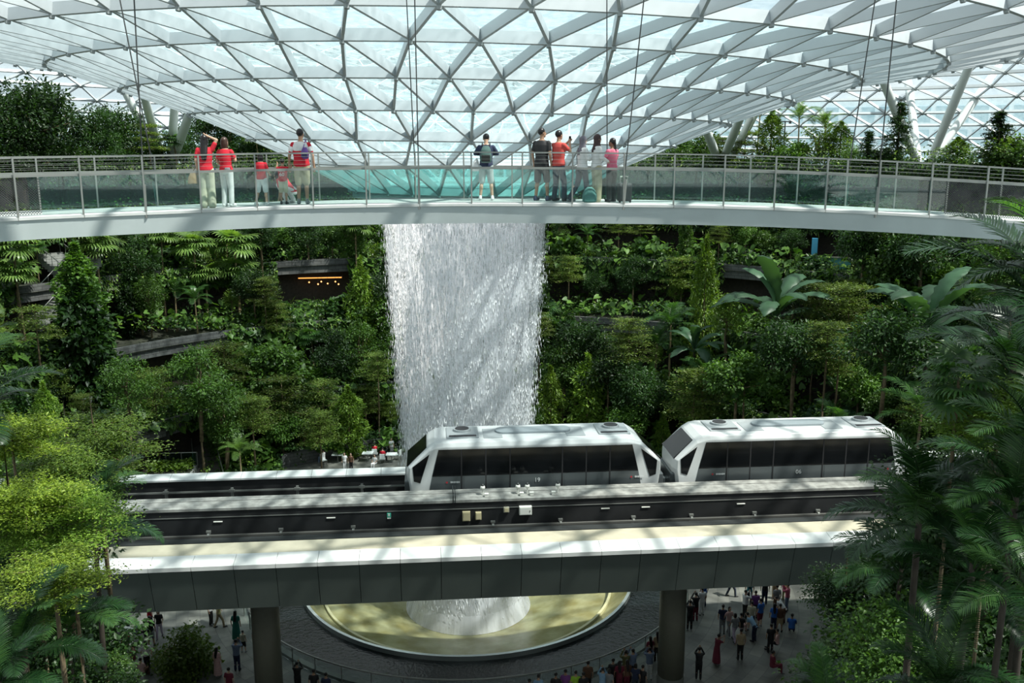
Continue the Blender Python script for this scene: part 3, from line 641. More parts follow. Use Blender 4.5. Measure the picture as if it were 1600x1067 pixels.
# suspension cables
for (pb, off, ptx, lb) in [(228, 0, 210, 'dark steel suspension cable at the left, near side of the footbridge'), (247, BW, 186, 'slanting suspension rod at the left, far side of the footbridge'),
                           (655, 0, 648, 'dark suspension cable near the middle, near side of the footbridge'), (650, BW, 635, 'thin suspension cable near the middle, far side of footbridge'),
                           (974, 0, 1007, 'suspension cable by the dark suitcase, near side of the footbridge'), (948, BW, 948, 'thin vertical suspension cable behind the pink-shirted person'),
                           (1368, 0, 1401, 'dark suspension cable on the right, near side of the footbridge'), (1320, BW, 1368, 'pale suspension cable on the right, far side of the footbridge')]:
    P = bpx(pb, off, 0.0); d = at(ptx, 0, P.y) - P; d = d * ((CZ + 5.6 - P.z) / d.z)
    cbl = empty('suspension_cable', tuple(P), label=lb, cat='cable', group=None)
    MB().tube([(0, 0, .6), d], .016, 6).build('strand', M['darksteel'], cbl); MB().tube([(0, 0, -.1), d * (.65 / d.length)], .03, 8).build('turnbuckle', M['steel'], cbl)
# ================================================================ PLANTS
def leafmat(name, c1, c2, c3=None, trans=0.35, rough=0.45):
    m = bpy.data.materials.new(name); m.use_nodes = True; nt = m.node_tree; n = nt.nodes; n.clear(); L = nt.links
    o = n.new('ShaderNodeOutputMaterial'); p = n.new('ShaderNodeBsdfPrincipled'); t = n.new('ShaderNodeBsdfTranslucent'); mx = n.new('ShaderNodeMixShader')
    g = n.new('ShaderNodeNewGeometry'); cr = n.new('ShaderNodeValToRGB'); oi = n.new('ShaderNodeObjectInfo'); hs = n.new('ShaderNodeHueSaturation'); mr = n.new('ShaderNodeMapRange')
    cr.color_ramp.elements[0].color = (*c1, 1); cr.color_ramp.elements[1].color = (*c2, 1)
    if c3: e = cr.color_ramp.elements.new(0.9); e.color = (*c2, 1); cr.color_ramp.elements[-1].color = (*c3, 1)
    mr.inputs['To Min'].default_value = 0.5; mr.inputs['To Max'].default_value = 1.1
    L.new(g.outputs['Random Per Island'], cr.inputs[0]); L.new(cr.outputs[0], hs.inputs['Color']); L.new(oi.outputs['Random'], mr.inputs[0]); L.new(mr.outputs[0], hs.inputs['Value'])
    L.new(hs.outputs[0], p.inputs['Base Color']); p.inputs['Roughness'].default_value = rough; p.inputs['Specular IOR Level'].default_value = 0.4
    tc = n.new('ShaderNodeMix'); tc.data_type = 'RGBA'; tc.blend_type = 'MULTIPLY'; tc.inputs[0].default_value = 1; tc.inputs[7].default_value = (1.4, 1.5, 0.5, 1)
    L.new(hs.outputs[0], tc.inputs[6]); L.new(tc.outputs[2], t.inputs[0]); mx.inputs[0].default_value = trans
    L.new(p.outputs[0], mx.inputs[1]); L.new(t.outputs[0], mx.inputs[2]); L.new(mx.outputs[0], o.inputs[0]); return m
LM = dict(
 dark=leafmat('leaf_dark', (0.014, 0.042, 0.012), (0.05, 0.12, 0.028)),
 mid=leafmat('leaf_mid', (0.04, 0.10, 0.02), (0.12, 0.24, 0.04)),
 fresh=leafmat('leaf_fresh', (0.10, 0.20, 0.03), (0.22, 0.34, 0.05)),
 yellow=leafmat('leaf_yellow', (0.07, 0.13, 0.015), (0.28, 0.38, 0.045)),
 layer=leafmat('leaf_layered', (0.07, 0.13, 0.03), (0.20, 0.28, 0.055)),
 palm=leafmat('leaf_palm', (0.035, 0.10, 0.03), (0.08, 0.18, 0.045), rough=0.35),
 palmsunlit=leafmat('leaf_palm_sunlit', (0.10, 0.20, 0.05), (0.20, 0.32, 0.08), rough=0.35),  # sunlit copy of the palm leaf, the sunshine put into its colour
 palmshaded=leafmat('leaf_palm_shaded', (0.008, 0.03, 0.010), (0.026, 0.075, 0.022), rough=0.32, trans=.25),  # near palms out of the sun: their shade is put into the colour
 blue=leafmat('leaf_bluish', (0.035, 0.09, 0.05), (0.08, 0.17, 0.09)),
 brown=leafmat('leaf_dead', (0.25, 0.12, 0.04), (0.4, 0.2, 0.06)),
 flower=leafmat('flower_white', (0.6, 0.6, 0.5), (0.8, 0.8, 0.75)),
)
BARK = mat('bark', (0.16, 0.12, 0.07), 0.9, var=0.35, scale=6, bump=0.4); BARKL = mat('bark_light', (0.30, 0.23, 0.13), 0.85, var=0.3, scale=8, bump=0.3); BARKD = mat('bark_dark', (0.05, 0.04, 0.03), 0.9, var=.3, scale=6)
R = np.random.default_rng(11)
T_LEAF = (np.array([[0, 0, 0], [.22, .45, .07], [0, 1, -.08], [-.22, .45, .07]]), np.array([[0, 1, 2], [0, 2, 3]]))
T_WIDE = (np.array([[0, 0, 0], [.36, .4, .08], [0, 1, -.15], [-.36, .4, .08]]), np.array([[0, 1, 2], [0, 2, 3]]))
T_HEART = (np.array([[0, .12, 0], [.3, -.12, .05], [.5, .15, .06], [.36, .62, 0], [0, 1.05, -.22], [-.36, .62, 0], [-.5, .15, .06], [-.3, -.12, .05]]),
           np.array([[0, 1, 2], [0, 2, 3], [0, 3, 4], [0, 4, 5], [0, 5, 6], [0, 6, 7]]))
T_BLADE = (np.array([[0, 0, 0], [.05, .3, .02], [.03, .75, -.02], [0, 1, -.15], [-.03, .75, -.02], [-.05, .3, .02]]), np.array([[0, 1, 5], [1, 2, 5], [2, 4, 5], [2, 3, 4]]))
def unit(a): return a / np.maximum(np.linalg.norm(a, axis=-1, keepdims=True), 1e-9)
def scatter(T, C, D, N, S):
    V0, F0 = T; D = unit(D); X = unit(np.cross(D, N)); Z = np.cross(X, D)
    V = C[:, None] + S[:, None, None] * (X[:, None] * V0[None, :, 0:1] + D[:, None] * V0[None, :, 1:2] + Z[:, None] * V0[None, :, 2:3])
    Fa = (np.arange(len(C)) * len(V0))[:, None, None] + F0[None]
    return V.reshape(-1, 3), Fa.reshape(-1, 3)
def cat(parts):
    off = 0; Vs = []; Fs = []
    for V, Fa in parts: Vs.append(V); Fs.append(Fa + off); off += len(V)
    return np.concatenate(Vs), np.concatenate(Fs)
def blob_leaves(cl, per, rad, size, T=T_LEAF, flat=0.6, down=0.2):
    """clusters of leaves around each cluster centre"""
    n = len(cl) * per; C0 = np.repeat(cl, per, 0); d = unit(R.normal(size=(n, 3))); d[:, 2] *= flat
    rr = rad * R.random(n)[:, None] ** 0.45; C = C0 + d * rr
    D = d + R.normal(0, .45, (n, 3)); D[:, 2] -= down; N = np.array([0, 0, 1.0]) + R.normal(0, .45, (n, 3)) + d * 0.5
    return scatter(T, C, D, N, size * R.uniform(.65, 1.25, n))
class Proto:
    """tree prototype: list of (part name, mesh)"""
    def __init__(s, name, parts, fronds=None): s.name = name; s.parts = parts; s.fronds = fronds
def branches(mb, base, tips, r0, n=5):
    for t in tips:
        t = Vector(t); b = Vector(base); mid = b.lerp(t, .5) + Vector((R.normal(0, .1), R.normal(0, .1), .15 * (t - b).length * 0.3)); mb.tube([b, mid, t], [r0, r0 * .6, r0 * .25], n, cap=False)
def broadleaf(h, cr, ch, lm, bark=BARK, ncl=26, per=70, size=.28, T=T_LEAF, tr=.13, fl=.75):
    cl = unit(R.normal(size=(ncl, 3))) * (R.random(ncl)[:, None] ** .4); cl[:, 2] = cl[:, 2] * ch / 2 + h - ch / 2; cl[:, :2] *= cr * R.uniform(.75, 1.05, (ncl, 1))
    V, Fa = blob_leaves(cl, per, cr * .38, size, T, fl)
    mb = MB(); top = h - ch * .75; mb.tube([(0, 0, -.3), (R.normal(0, .1), R.normal(0, .1), top * .5), (0, 0, top), (0, 0, h - ch * .3)], [tr, tr * .8, tr * .65, tr * .25], 7)
    branches(mb, (0, 0, top * .95), cl[:10], tr * .4)
    return Proto('t', [('trunk', mb.mesh('trunk', bark, True)), ('foliage', npmesh('foliage', V, Fa, lm))])
def layered(h, cr, tiers, lm, bark=BARK, dens=430, size=.17, tr=.09, top=.45):
    parts = []; mb = MB(); mb.tube([(0, 0, -.3), (.05, 0, h * .5), (0, 0, h)], [tr, tr * .75, tr * .2], 7)
    for k in range(tiers):
        z = h - (k + .1) * (h * top / tiers); rad = cr * (0.45 + .55 * (k + 1) / tiers) * R.uniform(.85, 1.1); nb = 7
        for b in range(nb):
            a = 2 * PI * (b + R.random() * .7) / nb; L_ = rad * R.uniform(.7, 1.1); e = np.array([math.cos(a) * L_, math.sin(a) * L_, z + .15 * R.normal()])
            branches(mb, (0, 0, z - .2), [e], tr * .3, 4)
            n = int(dens * cr / 2.2 / 3); t = R.random(n) ** .6; C = np.array([0, 0, z])[None] * (1 - t[:, None]) + e[None] * t[:, None]
            C = C + R.normal(0, 1, (n, 3)) * np.array([.30, .30, .07]) * (cr / 2.2)
            D = R.normal(size=(n, 3)); D[:, 2] *= .25; N = np.array([0, 0, 1.0]) + R.normal(0, .3, (n, 3)); parts.append(scatter(T_LEAF, C, D, N, size * R.uniform(.6, 1.3, n)))
    V, Fa = cat(parts); return Proto('t', [('trunk', mb.mesh('trunk', bark, True)), ('foliage', npmesh('foliage', V, Fa, lm))])
def columnar(h, cr, lm, n=5200, size=.2, T=T_LEAF, bark=BARK, base=.0):
    z = R.random(n) ** .9; a = R.random(n) * 2 * PI; bump = 1 + .28 * np.sin(a * 3 + z * 17) + .2 * np.sin(a * 5 - z * 29)
    rr = cr * np.sin(np.clip(z * 1.02 + .06, 0, 1) * PI) ** .55 * bump * R.random(n) ** .35
    C = np.stack([rr * np.cos(a), rr * np.sin(a), base + z * (h - base)], 1); D = np.stack([np.cos(a), np.sin(a), R.normal(0, .5, n)], 1) + R.normal(0, .4, (n, 3))
    V, Fa = scatter(T, C, D, np.array([0, 0, 1.]) + R.normal(0, .5, (n, 3)), size * R.uniform(.6, 1.3, n))
    mb = MB(); mb.tube([(0, 0, -.3), (0, 0, h * .9)], [.09, .03], 6); return Proto('t', [('trunk', mb.mesh('trunk', bark, True)), ('foliage', npmesh('foliage', V, Fa, lm))])
def conifer(h, cr, lm):
    parts = []; mb = MB(); mb.tube([(0, 0, -.3), (0, 0, h)], [.1, .02], 6); nl = int(h * 2.2)
    for k in range(nl):
        z = .8 + (h - .9) * k / nl; rad = cr * (1 - (k / nl) ** 1.3) * R.uniform(.7, 1.1) + .15
        for b in range(6):
            a = R.random() * 2 * PI; n = 70; t = R.random(n); C = np.stack([math.cos(a) * rad * t, math.sin(a) * rad * t, z - .25 * rad * t + 0 * t], 1) + R.normal(0, .09, (n, 3))
            mb.tube([(0, 0, z), (math.cos(a) * rad, math.sin(a) * rad, z - .25 * rad)], [.02, .008], 4, cap=False)
            parts.append(scatter(T_LEAF, C, R.normal(size=(n, 3)), np.array([0, 0, 1.]) + R.normal(0, .4, (n, 3)), .2 * R.uniform(.6, 1.2, n)))
    V, Fa = cat(parts); return Proto('t', [('trunk', mb.mesh('trunk', BARKD, True)), ('foliage', npmesh('foliage', V, Fa, lm))])
# ---- palm fronds, base at the origin, growing towards +X
def rachis(L, e0, droop, n):
    pts = [np.zeros(3)]; e = e0; ds = L / n
    for i in range(n): pts.append(pts[-1] + ds * np.array([math.cos(e), 0, math.sin(e)])); e -= droop / n * (0.6 + 0.8 * i / n)
    return np.array(pts)
def feather(L, e0, droop, pairs, ll, lw, hang=.5, lm=None, seg=3, bare=.14):
    P = rachis(L, e0, droop, 16); mb = MB(); mb.tube([tuple(p) for p in P], list(np.linspace(.035, .006, 17) * L / 3), 4, cap=False)
    V = [np.array(v) for v in mb.v]; Fs = [tuple(f) for f in mb.f]; VV = list(V); tri = []
    for f in Fs: tri.append((f[0], f[1], f[2])); tri.append((f[0], f[2], f[3]))
    for i in range(pairs):
        t = bare + (1 - bare) * (i + .5) / pairs; x = t * 16; k = min(int(x), 15); p = P[k] * (1 - x + k) + P[k + 1] * (x - k); tan = unit(P[k + 1] - P[k]); nrm = np.array([-tan[2], 0, tan[0]])
        env = math.sin(min(1, (t - bare) / (1 - bare) * .9 + .12) * PI) ** .5; l = ll * env * R.uniform(.9, 1.08)
        for sd in (-1, 1):
            y = np.array([0, sd, 0]); sweepf = .45 + .5 * t; d = unit(y + tan * sweepf + nrm * R.uniform(.12, .38)); w = lw * (.6 + .4 * env); q = p.copy(); cur = d; b = len(VV)
            wd = unit(np.cross(d, nrm))
            for s_ in range(seg + 1):
                ww = w * (0.45, 1.0, .75, 0.05)[s_] if seg == 3 else w * (0.5, 1.0, 0.05)[s_]
                VV.append(q + wd * ww / 2); VV.append(q - wd * ww / 2)
                q = q + cur * l / seg; cur = unit(cur + np.array([0, 0, -hang * (s_ + 1) / seg]))
            for s_ in range(seg): a = b + s_ * 2; tri.append((a, a + 1, a + 3)); tri.append((a, a + 3, a + 2))
    return npmesh('frond', np.array(VV), np.array(tri), lm)
def fan(pet, rad, nb, lm, cup=.35, droop=.35, spread=4.6):
    VV = []; tri = []; mb = MB(); e = .5; base = np.array([pet * math.cos(e), 0, pet * math.sin(e)]); mb.tube([(0, 0, 0), tuple(base * .6 + np.array([0, 0, .05])), tuple(base)], [.02, .014, .01], 4, cap=False)
    VV = [np.array(v) for v in mb.v]; 
    for f in mb.f: tri.append((f[0], f[1], f[2])); tri.append((f[0], f[2], f[3]))
    for i in range(nb):
        a = -spread / 2 + spread * i / (nb - 1); d = np.array([math.cos(a) * math.cos(e * .3), math.sin(a), math.cos(a) * math.sin(-.2) + cup * (1 - abs(a) / 3)]); d = unit(d); l = rad * R.uniform(.9, 1.05) * (1 - .12 * abs(a) / 2.6)
        da = spread / nb / 2; y = unit(np.cross(d, [0, 0, 1.0])); b = len(VV); q = base.copy(); cur = d
        for s_, ww in enumerate((.25, .62, .42, .03)):
            w = ww * rad * da * (.75 if s_ < 2 else .9); VV.append(q + y * w); VV.append(q - y * w); q = q + cur * l * (.5, .3, .2, 0)[s_]; cur = unit(cur + np.array([0, 0, -droop * (s_ + 1) * .6]))
        for s_ in range(3): k = b + s_ * 2; tri.append((k, k + 1, k + 3)); tri.append((k, k + 3, k + 2))
    return npmesh('frond', np.array(VV), np.array(tri), lm)
def broadfrond(L, e0, droop, w, lm):
    n = 18; P = rachis(L, e0, droop, n); VV = []; tri = []
    for i, p in enumerate(P):
        t = i / n; ww = w * min(1, 1.6 * t ** .7 + .02) * (1 if t < .8 else max(.05, 1 - ((t - .8) / .2) ** 1.5)); tan = P[min(i + 1, n)] - P[max(i - 1, 0)]; tan = unit(tan); nr = np.array([-tan[2], 0, tan[0]])
        for y, hz in ((-1, -.28), (-.5, .06), (0, 0), (.5, .06), (1, -.28)):
            jag = (1 + .09 * ((i % 2) * 2 - 1)) if abs(y) == 1 else 1; VV.append(p + np.array([0, y * ww / 2 * jag, 0]) + nr * hz * ww * .5 + nr * (.02 if i % 2 else -.02))
    for i in range(n):
        for j in range(4): a = i * 5 + j; tri.append((a, a + 1, a + 6)); tri.append((a, a + 6, a + 5))
    return npmesh('frond', np.array(VV), np.array(tri), lm)
def palm(h, fronds, nf, tr, bark, bare=True, lean=.2):
    mb = MB(); 
    pts = [(0, 0, -.3)]; rad = [tr * 1.3]
    for k in range(1, 9): t = k / 8; pts.append((lean * t * t, 0, h * t)); rad.append(tr * (1 - .25 * t) * (1.06 if k % 2 else .97))
    mb.tube(pts, rad, 9)
    fr = []
    for i in range(nf):
        fr.append((fronds[i % len(fronds)], i * 2.399, R.uniform(-.12, .12), h - .02 - .25 * (i / nf), (0.55 - 1.05 * i / nf)))
    return Proto('t', [('trunk', mb.mesh('trunk', bark, True))], (fr, lean))
made = {}
def put(proto, kindname, loc, rz, s, label, cat_='tree', group=None, sz=None):
    root = empty(kindname, loc, rz, label=label, cat=cat_, group=group); root.scale = (s, s, s * (sz or 1))
    for nm, me in proto.parts: link(nm, me, root)
    if proto.fronds:
        fr, lean = proto.fronds
        for me, az, roll, z, tilt in fr:
            o = link('frond', me, root); o.location = (lean, 0, z); o.rotation_euler = (roll, -tilt + R.uniform(-.1, .1), az + R.uniform(-.2, .2)); k = R.uniform(.85, 1.1); o.scale = (k, k, k)
    return root
POLE = [MB().tube([(0, 0, -.05), (.3, .2, .5), (0, 0, 1.0)], [1.1, .95, .9], 8).mesh('trunk', BARK, True)]
def ground_z(X, Y):
    r = math.hypot(X - AX, Y - AY); ph = math.atan2(X - AX, -(Y - AY)); z = 0.0
    near = abs(ph) < .8
    for k, (rr, zz) in enumerate(TIERS):
        if r > rr + (1.6 if False else 0) and not (near and k >= 2): z = zz
    return z
def Yof(px, r):                   # where the line of sight over px meets radius r on the far side
    m = (px - 800) / F
    m2 = m * 1.02; a = 1 + m2 * m2; b = -2 * (AY + m2 * AX); c = AX * AX + AY * AY - r * r; d = b * b - 4 * a * c
    return (-b + math.sqrt(max(d, 0))) / (2 * a)
EXCL = [(178, 512, 352, 602), (432, 402, 545, 468), (25, 420, 150, 520), (70, 390, 150, 440), (900, 488, 1045, 524), (1130, 412, 1216, 462), (1262, 364, 1372, 398), (200, 668, 315, 745), (440, 702, 645, 745), (1488, 372, 1565, 402)]
def blocked(px, py, w, h):
    return any(px + w > a and px - w < c and py + h > b and py - h < d for a, b, c, d in EXCL)

# ---- prototypes
PT = {}
PT['dark'] = [broadleaf(6, 2.3, 3.8, LM['dark'], ncl=42, per=130, size=.26), broadleaf(6.5, 2.0, 4.6, LM['dark'], ncl=46, per=130, size=.22)]
PT['mid'] = [broadleaf(5.5, 2.0, 3.6, LM['mid'], ncl=34, per=130, size=.22), broadleaf(5, 2.2, 3.0, LM['mid'], ncl=30, per=110, size=.28, T=T_WIDE)]
PT['fresh'] = [broadleaf(4.5, 1.5, 3.0, LM['fresh'], ncl=22, per=80, size=.22), columnar(5.5, 1.1, LM['fresh'], size=.24)]
PT['layer'] = [layered(6.5, 2.4, 5, LM['layer']), layered(6.0, 2.1, 4, LM['layer']), layered(7.0, 2.2, 6, LM['layer'])]
PT['column'] = [columnar(6.0, 1.0, LM['mid'], size=.26, T=T_WIDE), columnar(5.0, 1.2, LM['dark'], size=.3, T=T_WIDE)]
PT['conifer'] = [conifer(7, 1.6, LM['dark'])]
PT['shrub'] = [broadleaf(1.8, 1.3, 1.7, LM['mid'], ncl=12, per=90, size=.3, T=T_WIDE, tr=.05), broadleaf(1.6, 1.2, 1.5, LM['fresh'], ncl=12, per=80, size=.22, tr=.05), broadleaf(2.0, 1.4, 1.9, LM['dark'], ncl=14, per=80, size=.34, T=T_HEART, tr=.05), broadleaf(1.5, 1.2, 1.4, LM['blue'], ncl=12, per=60, size=.34, T=T_HEART, tr=.05)]
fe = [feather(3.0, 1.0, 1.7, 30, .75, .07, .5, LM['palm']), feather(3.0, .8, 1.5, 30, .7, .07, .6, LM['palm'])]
fel = [feather(3.0, 1.0, 1.7, 30, .75, .06, .5, LM['palmsunlit']), feather(2.8, .7, 1.5, 30, .7, .06, .6, LM['palmsunlit'])]
fed = [feather(3.4, .9, 1.5, 46, .85, .06, .45, LM['palmshaded']), feather(3.2, .7, 1.5, 46, .8, .06, .55, LM['palmshaded']), feather(3.4, 1.1, 1.8, 46, .85, .055, .5, LM['palm'])]
fn = [fan(1.0, 1.15, 20, LM['palmsunlit'], droop=.6), fan(.8, 1.1, 20, LM['palmsunlit'], droop=.9)]
fnd = [fan(1.0, 1.15, 20, LM['palm'], droop=.6), fan(.8, 1.1, 20, LM['palm'], droop=.9)]  # same fan fronds as shaded copies, the darker leaf tone carries the shade
bf = [broadfrond(4.2, 1.15, 1.9, .95, LM['blue']), broadfrond(4.0, .8, 1.7, .9, LM['blue'])]
PT['feather'] = [palm(6, fe, 13, .1, BARKL), palm(5, fe, 11, .09, BARK)]
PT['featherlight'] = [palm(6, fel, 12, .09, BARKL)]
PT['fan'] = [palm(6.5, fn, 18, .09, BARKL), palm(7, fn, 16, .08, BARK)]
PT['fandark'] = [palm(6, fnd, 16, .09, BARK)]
PT['broad'] = [palm(3.2, bf, 11, .14, BARKD, lean=0)]
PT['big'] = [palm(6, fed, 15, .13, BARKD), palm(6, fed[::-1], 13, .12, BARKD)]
PT['cycad'] = [palm(.5, fe, 14, .12, BARKD, lean=0)]
PH = dict(dark=6, mid=5.4, fresh=5, layer=6.5, column=5.5, conifer=7, shrub=1.7, feather=6, featherlight=6, fan=6.7, fandark=6, broad=3.2, big=6, cycad=.8)
PR = dict(dark=2.2, mid=2.1, fresh=1.3, layer=2.3, column=1.1, conifer=1.4, shrub=1.3, feather=2.4, featherlight=2.3, fan=1.7, fandark=1.7, broad=3.0, big=2.8, cycad=2.0)
KN = dict(dark=('broadleaf_tree', 'dark green broadleaf tree'), mid=('broadleaf_tree', 'mid green bushy tree'), fresh=('young_tree', 'bright green slender young tree'), layer=('layered_tree', 'yellow-green tree with flat layered branches'),
          column=('climbing_shrub', 'narrow column of leafy climbing green'), conifer=('conifer', 'dark tiered conifer'), shrub=('shrub', 'rounded leafy shrub'), feather=('feather_palm', 'green feather palm'), featherlight=('feather_palm', 'pale sunlit feather palm'),
          fan=('fan_palm', 'sunlit fan palm with thin trunk'), fandark=('fan_palm', 'shaded dark green fan palm'), broad=('broad_leaf_palm', 'palm with broad undivided fronds'), big=('feather_palm', 'large dark feather palm'), cycad=('cycad', 'low cycad rosette'))
PLACED = []                       # (kind, px, py, tier, obj) for labels
def plant(kind, px, py, r=None, Y=None, size=None, label=None, variant=None, crown_top=False):
    """crown centre seen at px, py; stands on the terrace ground below it"""
    if Y is None:
        need = .4 if kind in ('shrub', 'cycad') else 2.6 if kind in ('fresh', 'column', 'conifer', 'broad') else 4.0 if 'fan' in kind else 3.2
        if r > 51.9: need = 0.5
        while True:                # step down the slope until the crown clears the ground it stands on
            Y = Yof(px, r); P = at(px, py, Y)
            if r < 23.5 or P.z - ground_z(P.x, P.y) > need: break
            r -= .7
    P = at(px, py, Y); gz = ground_z(P.x, P.y); v = PT[kind]; pr = v[variant if variant is not None else int(R.integers(len(v)))]
    ctr = dict(dark=.68, mid=.68, fresh=.6, layer=.78, column=.5, conifer=.5, shrub=.5, cycad=.9).get(kind, .97)
    want = max((P.z - gz) / ctr, 0.4); s = (size / PR[kind]) if size else max(.5, min(1.8, want / PH[kind])); sz = want / PH[kind] / s
    if kind not in ('shrub', 'cycad'): sz = max(.5, min(6.0, sz))
    else: sz = 1.0
    o = put(pr, KN[kind][0], (P.x, P.y, gz), float(R.random() * 2 * PI), s, label, 'palm' if 'palm' in KN[kind][0] else 'shrub' if kind == 'shrub' else 'cycad' if kind == 'cycad' else 'tree')
    lift = PH[kind] * (sz - 1); stretch = kind in ('column', 'conifer') or (kind == 'fresh' and pr is v[1])
    for ch in list(o.children):          # a taller stem lifts the crown; the crown keeps its shape
        if ch.name.startswith('frond'): ch.location.z *= sz
        elif pr.fronds or stretch: ch.scale.z = sz
        else: ch.location.z = lift
    if lift > 0 and not pr.fronds and not stretch:
        pl = link('trunk', POLE[0 if s * F / proj(P)[2] < 30 else 0], o); pl.scale = (.11 * PR[kind] ** .3, .11 * PR[kind] ** .3, lift + .3)
    PLACED.append([kind, px, py, gz, o, label is not None, Y]); return o
# --- top level behind the bridge
top = [('dark', 45, 168, 56, 4.0), ('dark', 85, 190, 58, 3.4), ('dark', 8, 195, 55, 3.2), ('dark', 30, 228, 54, 3.0), ('dark', 100, 228, 55, 2.6), ('dark', 150, 205, 57, 2.8), ('dark', 192, 198, 60, 3.2), ('dark', 165, 232, 55, 2.4), ('mid', 110, 245, 55, 1.8),
       ('dark', 320, 192, 62, 3.4), ('dark', 360, 212, 60, 3.2), ('dark', 400, 225, 58, 2.6), ('dark', 285, 225, 58, 2.6), ('dark', 225, 232, 57, 2.4), ('layer', 232, 205, 54, 2.4), ('mid', 420, 240, 60, 2.4), ('fan', 402, 228, 55, 1.6), ('fandark', 275, 238, 54, 1.6),
       ('dark', 455, 250, 60, 1.8), ('mid', 205, 245, 55, 1.6), ('mid', 60, 250, 54, 1.6), ('fresh', 5, 255, 54, 1.2),
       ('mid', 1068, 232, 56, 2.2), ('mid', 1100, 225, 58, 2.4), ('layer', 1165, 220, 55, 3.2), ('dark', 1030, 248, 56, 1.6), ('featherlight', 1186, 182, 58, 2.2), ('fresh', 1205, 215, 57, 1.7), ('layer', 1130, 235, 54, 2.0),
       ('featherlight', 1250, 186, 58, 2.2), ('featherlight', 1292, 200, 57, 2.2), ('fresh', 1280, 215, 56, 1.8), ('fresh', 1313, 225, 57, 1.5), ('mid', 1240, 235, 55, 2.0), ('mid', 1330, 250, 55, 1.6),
       ('conifer', 1404, 212, 55, 1.9), ('conifer', 1355, 246, 54, 1.6), ('conifer', 1558, 240, 54, 2.2), ('fresh', 1592, 215, 55, 2.4), ('fresh', 1495, 245, 56, 1.5), ('mid', 1600, 245, 54, 2.4), ('dark', 1380, 252, 56, 1.6)]
for k, px, py, r, sz in top: plant(k, px, py, r, size=sz)
# --- marked plants on the slope
key = [('fan', 150, 385, 45, 2.2), ('fan', 110, 375, 47, 1.9), ('fan', 250, 380, 46, 1.8), ('fan', 305, 385, 46.5, 2.1), ('fan', 368, 385, 46, 2.3), ('fan', 372, 425, 41, 2.0), ('fan', 320, 430, 41.5, 1.9), ('fan', 20, 400, 46, 2.2), ('fan', 30, 440, 44, 1.8),
       ('fan', 555, 352, 48, 1.8), ('mid', 555, 385, 47, 2.2), ('dark', 480, 362, 47, 1.9), ('dark', 408, 385, 46, 1.8), ('dark', 215, 425, 43, 2.0),
       ('column', 125, 480, 35, 1.7), ('column', 130, 545, 35, 1.9), ('layer', 58, 520, 36, 2.2),
       ('layer', 415, 478, 41, 1.8), ('layer', 432, 505, 36, 1.9), ('fresh', 565, 488, 36, 1.6), ('layer', 350, 550, 31, 3.0), ('mid', 430, 560, 31, 2.8), ('layer', 440, 610, 27, 3.0), ('layer', 505, 615, 27, 2.2), ('layer', 590, 580, 27, 2.0),
       ('mid', 585, 500, 36, 2.4), ('dark', 590, 450, 41, 2.2), ('blue' if False else 'mid', 560, 540, 31, 2.4), ('dark', 520, 550, 31, 2.3), ('layer', 240, 600, 31, 2.4), ('mid', 310, 620, 26, 2.6), ('mid', 350, 655, 25, 2.4), ('layer', 395, 650, 24.5, 2.2),
       ('featherlight', 375, 708, 23.5, 1.7), ('layer', 500, 670, 25, 2.0), ('fresh', 545, 655, 25, 1.6), ('mid', 200, 640, 27, 2.0),
       ('broad', 1212, 492, 31, 4.2), ('broad', 1452, 520, 31, 4.4), ('broad', 1085, 548, 29, 2.6), ('feather', 1048, 508, 30.5, 2.4), ('feather', 872, 500, 36, 2.8), ('feather', 1025, 525, 30, 2.4), ('feather', 1165, 575, 26, 2.4), ('feather', 1100, 565, 27, 2.6),
       ('layer', 982, 555, 27, 2.8), ('layer', 1325, 495, 35, 3.2), ('layer', 1275, 490, 36, 2.4), ('layer', 1085, 625, 25, 3.0), ('layer', 1310, 560, 29.5, 2.2), ('layer', 1065, 425, 41, 2.4), ('fresh', 918, 625, 25.5, 1.8), ('fresh', 1100, 480, 35, 1.5), ('fresh', 1135, 520, 30, 1.5),
       ('dark', 1350, 400, 45, 2.4), ('mid', 1385, 390, 46, 2.2), ('fandark', 1350, 395, 43, 1.8), ('fandark', 845, 495, 35, 1.7), ('layer', 842, 540, 27, 1.6), ('column', 835, 500, 35, 1.2), ('layer', 850, 420, 41, 1.8),
       ('mid', 1400, 430, 41, 2.6), ('dark', 1440, 410, 45, 2.6), ('mid', 1560, 420, 44, 2.8), ('cycad', 1208, 637, 24.5, 1.4), ('cycad', 1270, 640, 24.5, 1.3), ('layer', 1290, 570, 28, 2.2), ('dark', 1380, 600, 27, 2.6), ('feather', 1440, 600, 27, 2.6), ('feather', 1320, 640, 24, 2.2),
       ('dark', 900, 560, 28, 2.6), ('dark', 950, 600, 26, 2.2), ('mid', 880, 590, 27, 2.2), ('dark', 1000, 620, 25, 2.2), ('mid', 1150, 620, 25, 2.2), ('dark', 1240, 590, 27, 2.4), ('fresh', 860, 635, 24.5, 1.4)]
for k, px, py, r, sz in key: plant(k, px, py, r, size=sz)
